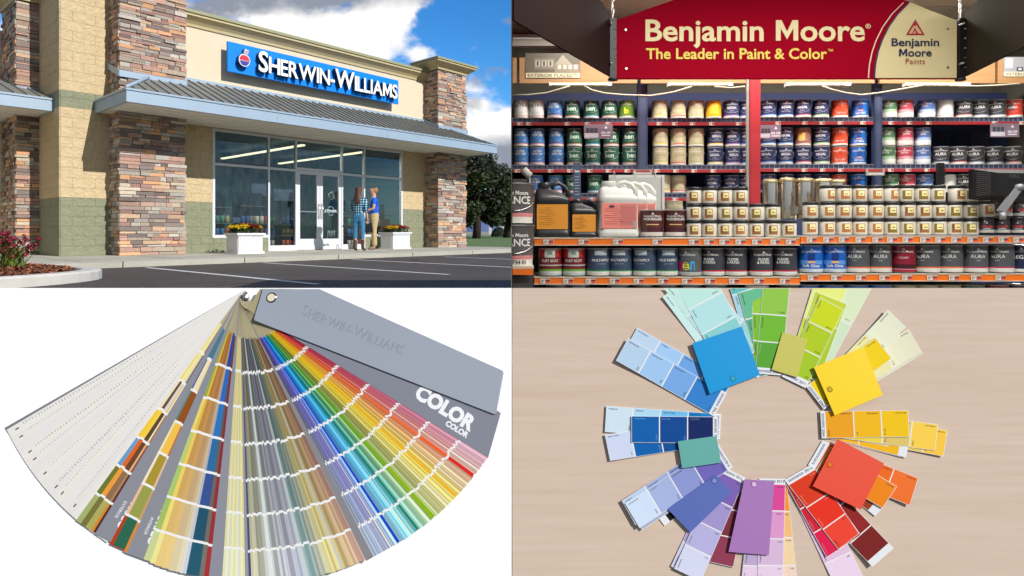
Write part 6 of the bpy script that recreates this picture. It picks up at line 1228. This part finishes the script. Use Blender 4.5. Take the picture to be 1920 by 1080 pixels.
# ================================================================ the fan deck on the white board
FC = (470.0, 560.0); deck = empty('fan_deck', bp(*FC), 'open paint colour fan deck with grey cover, spread over the white board', 'fan deck')
TK = [138, 205, 272, 339, 405, 472]
def pagepts(tx, ty):
    a = atan2(ty - FC[1], tx - FC[0]); R = sqrt((ty - FC[1]) ** 2 + (tx - FC[0]) ** 2); a -= atan2(20, R); return (cos(a), sin(a)), R
RB = 6; cur_h = [1.0]; npage = [0]
def page(tx, ty, cols, head=(180, 170, 134), ticks=True, edge=20.0, back=-62.0, r0=5, marks=None, name='page', lab=None, dh=.075, solid=False):
    d, R = pagepts(tx, ty); n = (-d[1], d[0]); cur_h[0] += dh; h = cur_h[0]; npage[0] += 1; r = random.Random(int(tx * 13 + ty))
    P = lambda rr, o, x=0: bp(FC[0] + d[0] * rr + n[0] * o, FC[1] + d[1] * rr + n[1] * o, h + x); m = MB()
    if solid:
        m.poly([P(r0, edge), P(R, edge), P(R - RB, back), P(r0, back)], kb(*cols)); m.poly([P(r0, edge, -.06), P(R, edge, -.06), P(R, edge), P(r0, edge)], kb(*[c * .7 for c in cols])); m.poly([P(R - RB, back), P(R, edge), P(R, edge, -.2), P(R - RB, back, -.2)], kb(*cols))
    else:
        j = r.uniform(-2.5, 2.5); st = 72 + r.uniform(-3, 3); m.poly([P(r0, edge), P(st, edge), P(st, back), P(r0, back)], jit(kb(*head), .10, r)); bs = [st] + [t * R / 536 + j for t in TK] + [R + r.uniform(-1.2, 1.2)]
        for i in range(7):
            a = bs[i] + (2.4 if (ticks and i) else 0); b = bs[i + 1] - (2.4 if (ticks and i < 6) else 0); c = cols[6 - i]; m.poly([P(a, edge), P(b, edge), P(b - (RB if i == 6 else 0), back), P(a, back)], kb(*c))
            if ticks and i < 6: m.poly([P(b, edge), P(b + 4.8, edge), P(b + 4.8, back), P(b, back)], kb(244, 244, 240))
            # a hair line shadow-free printed border along the cut edge
        m.poly([P(R - RB, back), P(R, edge), P(R, edge, -.3), P(R - RB, back, -.3)], kb(*cols[0]))
    o = Bp(m, name, paperM, deck)
    if lab: o['label'] = lab
    return o, P, R
def g7(out, inn, j=0.0, r=rnd):
    res = []
    for i in range(7):
        t = (i / 6) ** .85; k = 1 + r.uniform(-j, j); res.append(tuple(min(255, max(0, (out[q] * (1 - t) + inn[q] * t) * k)) for q in range(3)))
    return res
def arcpt(a, R=535): return (FC[0] + R * cos(a), FC[1] + R * sin(a))
extra = MB()
def thin(a, cols, dh=.035):
    d, R = pagepts(*arcpt(a)); n = (-d[1], d[0]); h = cur_h[0] + dh; r = random.Random(int(a * 9999)); P = lambda rr, o: bp(FC[0] + d[0] * rr + n[0] * o, FC[1] + d[1] * rr + n[1] * o, h); j = r.uniform(-3, 3); bs = [74] + [t * R / 536 + j for t in TK] + [R]
    for i in range(7):
        a_ = bs[i] + (2.4 if i else 0); b_ = bs[i + 1] - (2.4 if i < 6 else 0); extra.poly([P(a_, 20), P(b_, 20), P(b_ - (RB * .3 if i == 6 else 0), 2), P(a_, 2)], kb(*cols[6 - i]))
        if i < 6: extra.poly([P(b_, 20), P(b_ + 4.8, 20), P(b_ + 4.8, 2), P(b_, 2)], kb(244, 244, 240))
# rear cover and whites
page(9, 802, (128, 130, 134), solid=True, name='rear_cover', dh=0, edge=20)
aL, aR = atan2(806 - 560, 12 - 470), atan2(975 - 560, 143 - 470)
RB = 0
for i in range(13):
    a = aL + (aR - aL) * i / 12.6; R = 519 + i * .7; tx, ty = arcpt(a, R); c = (236 - (i % 3) * 2, 232 - (i % 3) * 2, 226 - (i % 2) * 3)
    o, P_, R_ = page(tx, ty, c, solid=True, r0=0, name='white_page', dh=.09)
    m = MB(); r = random.Random(i); rr = 130 + i * 6
    if i in (0, 1, 3, 4, 6, 8, 9, 11):
        while rr < R_ - 32:
            for o_ in ((17, 14.8) if i in (0, 3, 8) else (17,)): w = r.uniform(1.0, 2.0); m.poly([P_(rr, o_, .02), P_(rr + w * 1.1, o_, .02), P_(rr + w * 1.1, o_ - r.uniform(1.2, 2.2), .02), P_(rr, o_ - 1.6, .02)], kb(158, 154, 150))
            rr += r.uniform(5.5, 7.5)
        m.poly([P_(R_ - 22, 13, .02), P_(R_ - 14, 13, .02), P_(R_ - 14, 10.5, .02), P_(R_ - 22, 10.5, .02)], kb(90, 88, 88)); Bp(m, 'small_print', paperM, o)
    for q_ in (.33, .66):
        d_, R2 = pagepts(*arcpt(a + (aR - aL) / 12.6 * q_, R + .7 * q_)); n_2 = (-d_[1], d_[0]); P2 = lambda rr, o2: bp(FC[0] + d_[0] * rr + n_2[0] * o2, FC[1] + d_[1] * rr + n_2[1] * o2, cur_h[0] + q_ * .06); extra.poly([P2(9, 20), P2(R2, 20), P2(R2, 0), P2(9, 0)], kb(c[0] + 1, c[1] + 1, c[2]))
RB = 6
S7 = lambda *c: list(c) + [c[-1]] * (7 - len(c))
page(143, 975, S7((168, 178, 112), (112, 122, 48), (110, 160, 200), (246, 206, 60), (240, 225, 200), (240, 220, 120)))
page(152, 981, S7((120, 118, 58), (240, 160, 60), (226, 105, 40), (250, 210, 70), (100, 80, 50), (245, 235, 160)))
page(161, 987, S7((178, 172, 96), (150, 110, 80), (110, 70, 40), (90, 70, 50), (220, 215, 210), (240, 230, 160)))
page(171, 994, S7((215, 140, 40), (160, 140, 90), (226, 180, 140), (240, 225, 190), (246, 190, 60), (200, 200, 190)))
page(175, 997, S7((90, 45, 45), (110, 30, 50), (150, 80, 50), (180, 120, 60), (240, 235, 210), (120, 50, 70)))
gp, Pg1, Rg = page(178, 1001, (142, 144, 152), solid=True, name='grey_divider_page')
page(206, 1019, S7((190, 60, 20), (236, 190, 160), (245, 230, 200), (240, 230, 180), (90, 140, 130), (80, 90, 160)))
page(212, 1022, S7((45, 105, 80), (154, 160, 78), (172, 150, 50), (246, 196, 80), (150, 82, 24), (240, 226, 180), (70, 134, 130)))
page(232, 1034, S7((220, 140, 60), (200, 160, 110), (226, 190, 160), (190, 120, 70), (140, 80, 40), (230, 210, 170), (60, 90, 160)))
gp2, Pg2, Rg2 = page(237, 1037, (142, 144, 152), solid=True, name='grey_divider_page')
for t_, c in (((269, 1049), S7((204, 214, 150), (168, 192, 104), (172, 202, 112), (190, 206, 120), (236, 214, 110), (150, 170, 80))), ((281, 1055), S7((244, 232, 150), (242, 222, 120), (240, 212, 100), (240, 206, 90), (230, 190, 70))), ((290, 1060), g7((236, 206, 128), (170, 110, 50))), ((303, 1064), g7((238, 208, 136), (180, 120, 60))), ((316, 1068), g7((222, 208, 168), (160, 104, 56))), ((330, 1071), g7((232, 222, 182), (170, 120, 70))), ((337, 1073), g7((226, 224, 214), (190, 160, 110))), ((343, 1074), g7((206, 212, 222), (150, 150, 160)))): page(*t_, c)
page(349, 1076, S7((38, 92, 112), (36, 84, 108), (58, 84, 148), (48, 108, 160), (44, 118, 186), (50, 104, 190), (40, 70, 150)))
page(373, 1082, g7((122, 118, 108), (90, 80, 70))); page(382, 1084, g7((168, 52, 56), (120, 40, 60)))
page(391, 1087, (144, 146, 156), solid=True, name='grey_divider_page')
for i in range(9): page(416 + i * 5, 1091 + i * .4, g7(((228, 232, 180), (240, 240, 214), (226, 226, 206), (244, 240, 190))[i % 4], ((206, 190, 110), (220, 206, 150), (200, 190, 140), (230, 214, 130))[i % 4]))
page(460, 1094, (150, 152, 160), solid=True, name='grey_divider_page'); page(467, 1095, g7((76, 78, 116), (70, 74, 110)))
def keys(K, x):
    for (x0, o0, i0), (x1, o1, i1) in zip(K, K[1:]):
        if x0 <= x <= x1: t = (x - x0) / (x1 - x0); return tuple(o0[q] * (1 - t) + o1[q] * t for q in range(3)), tuple(i0[q] * (1 - t) + i1[q] * t for q in range(3))
    return K[-1][1], K[-1][2]
KG = [(0, (206, 204, 172), (104, 100, 84)), (.12, (196, 196, 180), (96, 98, 88)), (.3, (196, 198, 206), (88, 92, 100)), (.42, (190, 190, 206), (92, 90, 96)), (.5, (150, 192, 196), (70, 96, 98)), (.6, (190, 194, 180), (96, 100, 84)), (.7, (222, 212, 146), (120, 106, 66)), (.8, (220, 200, 134), (124, 100, 60)), (.9, (212, 180, 146), (120, 88, 66)), (1, (206, 168, 150), (110, 76, 66))]
a0, a1 = atan2(1095 - 560, 471 - 470), atan2(1060 - 560, 684 - 470)
for i in range(24):
    t = i / 23; o_, n_ = keys(KG, t); a = a0 + (a1 - a0) * (t + rnd.uniform(-.012, .012)); w = 1 + rnd.uniform(-.09, .09)
    if i % 7 == 4: o_, n_ = (214, 222, 220), (170, 178, 176)
    page(*arcpt(a), g7(tuple(q * w for q in o_), tuple(q * w for q in n_), .03)); w = 1 + rnd.choice((-.16, -.1, .06, .1)); thin(a + (a1 - a0) / 23 * rnd.uniform(.4, .6), g7(tuple(min(250, q * w) for q in o_), tuple(min(250, q * w) for q in n_), .03))
RB = 30; page(687, 1052, (138, 138, 142), solid=True, name='grey_divider_page'); RB = 8
KR = [(0, (190, 204, 222), (92, 80, 96)), (.04, (184, 202, 226), (70, 66, 140)), (.11, (190, 190, 226), (96, 84, 190)), (.18, (154, 198, 222), (30, 90, 180)), (.27, (134, 208, 222), (6, 124, 186)), (.33, (140, 214, 204), (16, 130, 146)), (.39, (168, 206, 170), (40, 116, 66)), (.46, (186, 214, 140), (78, 140, 46)), (.53, (212, 210, 146), (130, 126, 50)), (.60, (226, 214, 140), (186, 160, 26)), (.67, (244, 222, 112), (232, 190, 14)), (.75, (240, 206, 160), (232, 140, 30)), (.83, (238, 190, 160), (222, 88, 34)), (.89, (240, 194, 186), (206, 56, 56)), (.95, (240, 190, 200), (184, 36, 64)), (1, (246, 186, 204), (168, 20, 56))]
a0, a1 = atan2(1052 - 560, 703 - 470), atan2(860 - 560, 914 - 470); spec = {7: ((24, 70, 200), (20, 60, 190)), 13: ((10, 140, 110), (16, 110, 100)), 18: ((160, 196, 20), (70, 140, 40)), 26: ((246, 190, 40), (240, 170, 20))}
for i in range(40):
    RB = 28 if i > 28 else 8
    t = i / 39; o_, n_ = keys(KR, t); a = a0 + (a1 - a0) * (t + rnd.uniform(-.006, .006)); w = 1 + rnd.uniform(-.08, .08)
    c = g7(tuple(q * w for q in o_), tuple(q * w for q in n_), .03)
    if i in spec: c = g7(*spec[i]); c[0] = c[1]
    if i % 6 == 5 and i not in spec: c = g7((250, 248, 220), tuple(min(255, q * 1.35 + 40) for q in n_))
    if i == 33: c = [(228, 40, 34), (252, 96, 36), (246, 110, 50), (240, 110, 50), (236, 110, 50), (230, 100, 50), (226, 96, 50)]
    page(*arcpt(a), c)
    if i not in spec and i != 33 and i < 39: w = rnd.choice((.8, .88, 1.12, 1.25)); RB = 26 if i > 28 else 8; thin(a + (a1 - a0) / 39 * rnd.uniform(.2, .35), g7(tuple(min(252, q * .86) for q in o_), tuple(min(250, q * .8) for q in n_), .03), .02); thin(a + (a1 - a0) / 39 * rnd.uniform(.4, .65), g7(tuple(min(252, q * w) for q in o_), tuple(min(250, q * w + (20 if w > 1.2 else 0)) for q in n_), .03))
RB = 24; cg, Pc, Rc = page(915, 858, (136, 139, 150), solid=True, name='grey_title_page', r0=30, back=-64, dh=.3)
Bp(extra, 'narrow_page_edges', paperM, deck, kind='stuff')
# lettering on the grey pages, running along the page
def along(P_, body, r_start, off, size, col, bold, width=None, flip=False):
    V, Fc = text(body, size, bold, 0, 'LEFT', width=width); m = MB()
    m.mesh([P_(r_start + v.x, off - v.y, .05) if not flip else P_(r_start + v.x, off - v.y, .05) for v in V], Fc, col); return m
def serif(P_, body, r_end, base, size, bold, wd=None):
    V, Fc = text(body, size, bold, 0, 'LEFT', width=wd); x1 = max(v.x for v in V); m = MB(); m.mesh([P_(r_end - x1 + v.x, base - v.y, .05) for v in V], Fc, kb(248, 248, 250)); return m
m = serif(Pc, 'COLOR', 482, -5, 37, .055, 126); 
# slab serifs: little feet on L and R
Bp(m, 'title_lettering', paperM, cg)
m = serif(Pc, 'COLOR', 482, 10, 14.5, .05, 48); Bp(m, 'small_title_lettering', paperM, cg)
m = MB(); V, Fc = text('HISTORICO', 20, .05, 0, 'LEFT'); x1 = max(v.x for v in V)
def vert(P_, R_, word, small, parent, yo=0):
    V, Fc = text(word, 19, .05, 0, 'LEFT'); x1 = max(v.x for v in V); m = MB(); m.mesh([P_(R_ - 26 - x1 + v.x, -17 + yo - v.y, .05) for v in V], Fc, kb(248, 248, 250)); V, Fc = text(small, 8, .01, 0, 'LEFT'); x1 = max(v.x for v in V); m.mesh([P_(R_ - 40 - x1 + v.x, -4 + yo - v.y, .05) for v in V], Fc, kb(240, 240, 244)); Bp(m, 'lettering', paperM, parent)
vert(Pg1, Rg - 6, 'HISTORICO', 'EXTERIOR', gp, 9); vert(Pg2, Rg2 - 6, 'HISTORICO', 'INTERIOR', gp2, 9)
# the silver cover on top
cv = [(475, 600), (930, 778), (945, 696), (572, 530), (496, 530)]; hc = cur_h[0] + 2.0
def rounded(pts, r=5):
    out = []; n = len(pts)
    for i in range(n):
        p0, p1, p2 = Vector(pts[i - 1]), Vector(pts[i]), Vector(pts[(i + 1) % n]); a = (p0 - p1).normalized() * r; b = (p2 - p1).normalized() * r
        for k in range(5): t = k / 4; q = (p1 + a) * (1 - t) ** 2 + p1 * 2 * t * (1 - t) + (p1 + b) * t * t; out.append((q.x, q.y))
    return out
rc = rounded(cv); m = MB(); n = len(rc); cx_ = sum(p[0] for p in rc) / n; cy_ = sum(p[1] for p in rc) / n
lv = [(1.0, -1.6), (1.0, -.3), (.997, 0)]
def ringp(s, dh): return [bp(cx_ + (p[0] - cx_) * s, cy_ + (p[1] - cy_) * s, hc + dh) for p in rc]
RG = [ringp(*l) for l in lv]; V = [p for r_ in RG for p in r_]
m.mesh(V, [(i * n + k, (i + 1) * n + k, (i + 1) * n + (k + 1) % n, i * n + (k + 1) % n) for i in range(2) for k in range(n)], (.5,) * 4, True); m.poly(RG[-1][::-1]); m.poly(RG[0])
cov = Bp(m, 'front_cover', mat('silver_vinyl', kb(164, 171, 184), .5, metal=.1, noise=.03, nscale=6, bump=.00012, bscale=1400), deck)
def painted_emboss(dx, dy, c, dh):
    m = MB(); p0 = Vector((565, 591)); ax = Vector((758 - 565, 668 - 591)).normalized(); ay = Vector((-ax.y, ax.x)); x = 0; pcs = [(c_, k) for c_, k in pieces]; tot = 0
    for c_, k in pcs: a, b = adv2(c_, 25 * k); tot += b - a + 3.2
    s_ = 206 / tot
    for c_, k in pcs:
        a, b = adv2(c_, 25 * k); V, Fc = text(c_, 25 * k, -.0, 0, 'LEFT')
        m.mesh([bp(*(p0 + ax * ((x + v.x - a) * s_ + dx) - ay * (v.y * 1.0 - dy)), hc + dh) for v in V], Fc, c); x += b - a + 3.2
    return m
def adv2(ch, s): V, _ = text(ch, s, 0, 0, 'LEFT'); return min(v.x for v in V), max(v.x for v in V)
em = painted_emboss(0, 0, kb(118, 126, 142), .05); Bp(em, 'painted_emboss_shade', mat('print', attr=True), cov); em = painted_emboss(1.1, .9, kb(182, 192, 206), .10); Bp(em, 'painted_emboss_highlight', mat('silver_vinyl'), cov)  # flat letter copies, dark then lighter, paint the relief's shade and highlight
m = MB(); c = bp(509, 558, hc + .1)
m.mesh([c + BX * (.0066 * cos(t)) + BU * (.0066 * sin(t)) for t in [2 * pi * k / 24 for k in range(24)]] + [c + BN * .001 + BX * (.005 * cos(t)) + BU * (.005 * sin(t)) for t in [2 * pi * k / 24 for k in range(24)]], [(k, (k + 1) % 24, 24 + (k + 1) % 24, 24 + k) for k in range(24)], (.5,) * 4, True)
g_ = Bp(m, 'grommet', mat('dark_rivet', rgb(96, 88, 84), .25, metal=1), cov); m = MB(); m.disc(c + BN * .0008, BX, BU, .005, kb(236, 224, 200), 24); Bp(m, 'rivet_cap', mat('ivory_rivet', kb(236, 224, 200), .3), g_)
m = MB(); m.tube([bp(462, 566, 1), bp(460, 552, 5)], .0035, n=10); m.disc(bp(460, 551, 6), BX, BU, .003, (.5,) * 4, 10); Bp(m, 'pivot_post', scr, deck)
# trim everything flush with the top edge of the boards
for o in list(SC.objects):
    if o.type != 'MESH' or o.parent is None: continue
    rt = o; off = Vector((0, 0, 0))
    while rt is not None and rt.parent is not None: rt = rt.parent; off += rt.location
    if not (rt is deck or rt.get('category') == 'colour card'): continue
    if max(v.co.z for v in o.data.vertices) + off.z < BP0.z - .0005: continue
    bm = bmesh.new(); bm.from_mesh(o.data); bmesh.ops.bisect_plane(bm, geom=bm.verts[:] + bm.edges[:] + bm.faces[:], plane_co=(0, 0, BP0.z - .0004 - off.z), plane_no=(0, 0, 1), clear_outer=True); bm.to_mesh(o.data); nv_ = len(bm.verts); bm.free()
    if nv_ == 0:
        for ch in list(o.children): bpy.data.objects.remove(ch)
        bpy.data.objects.remove(o)
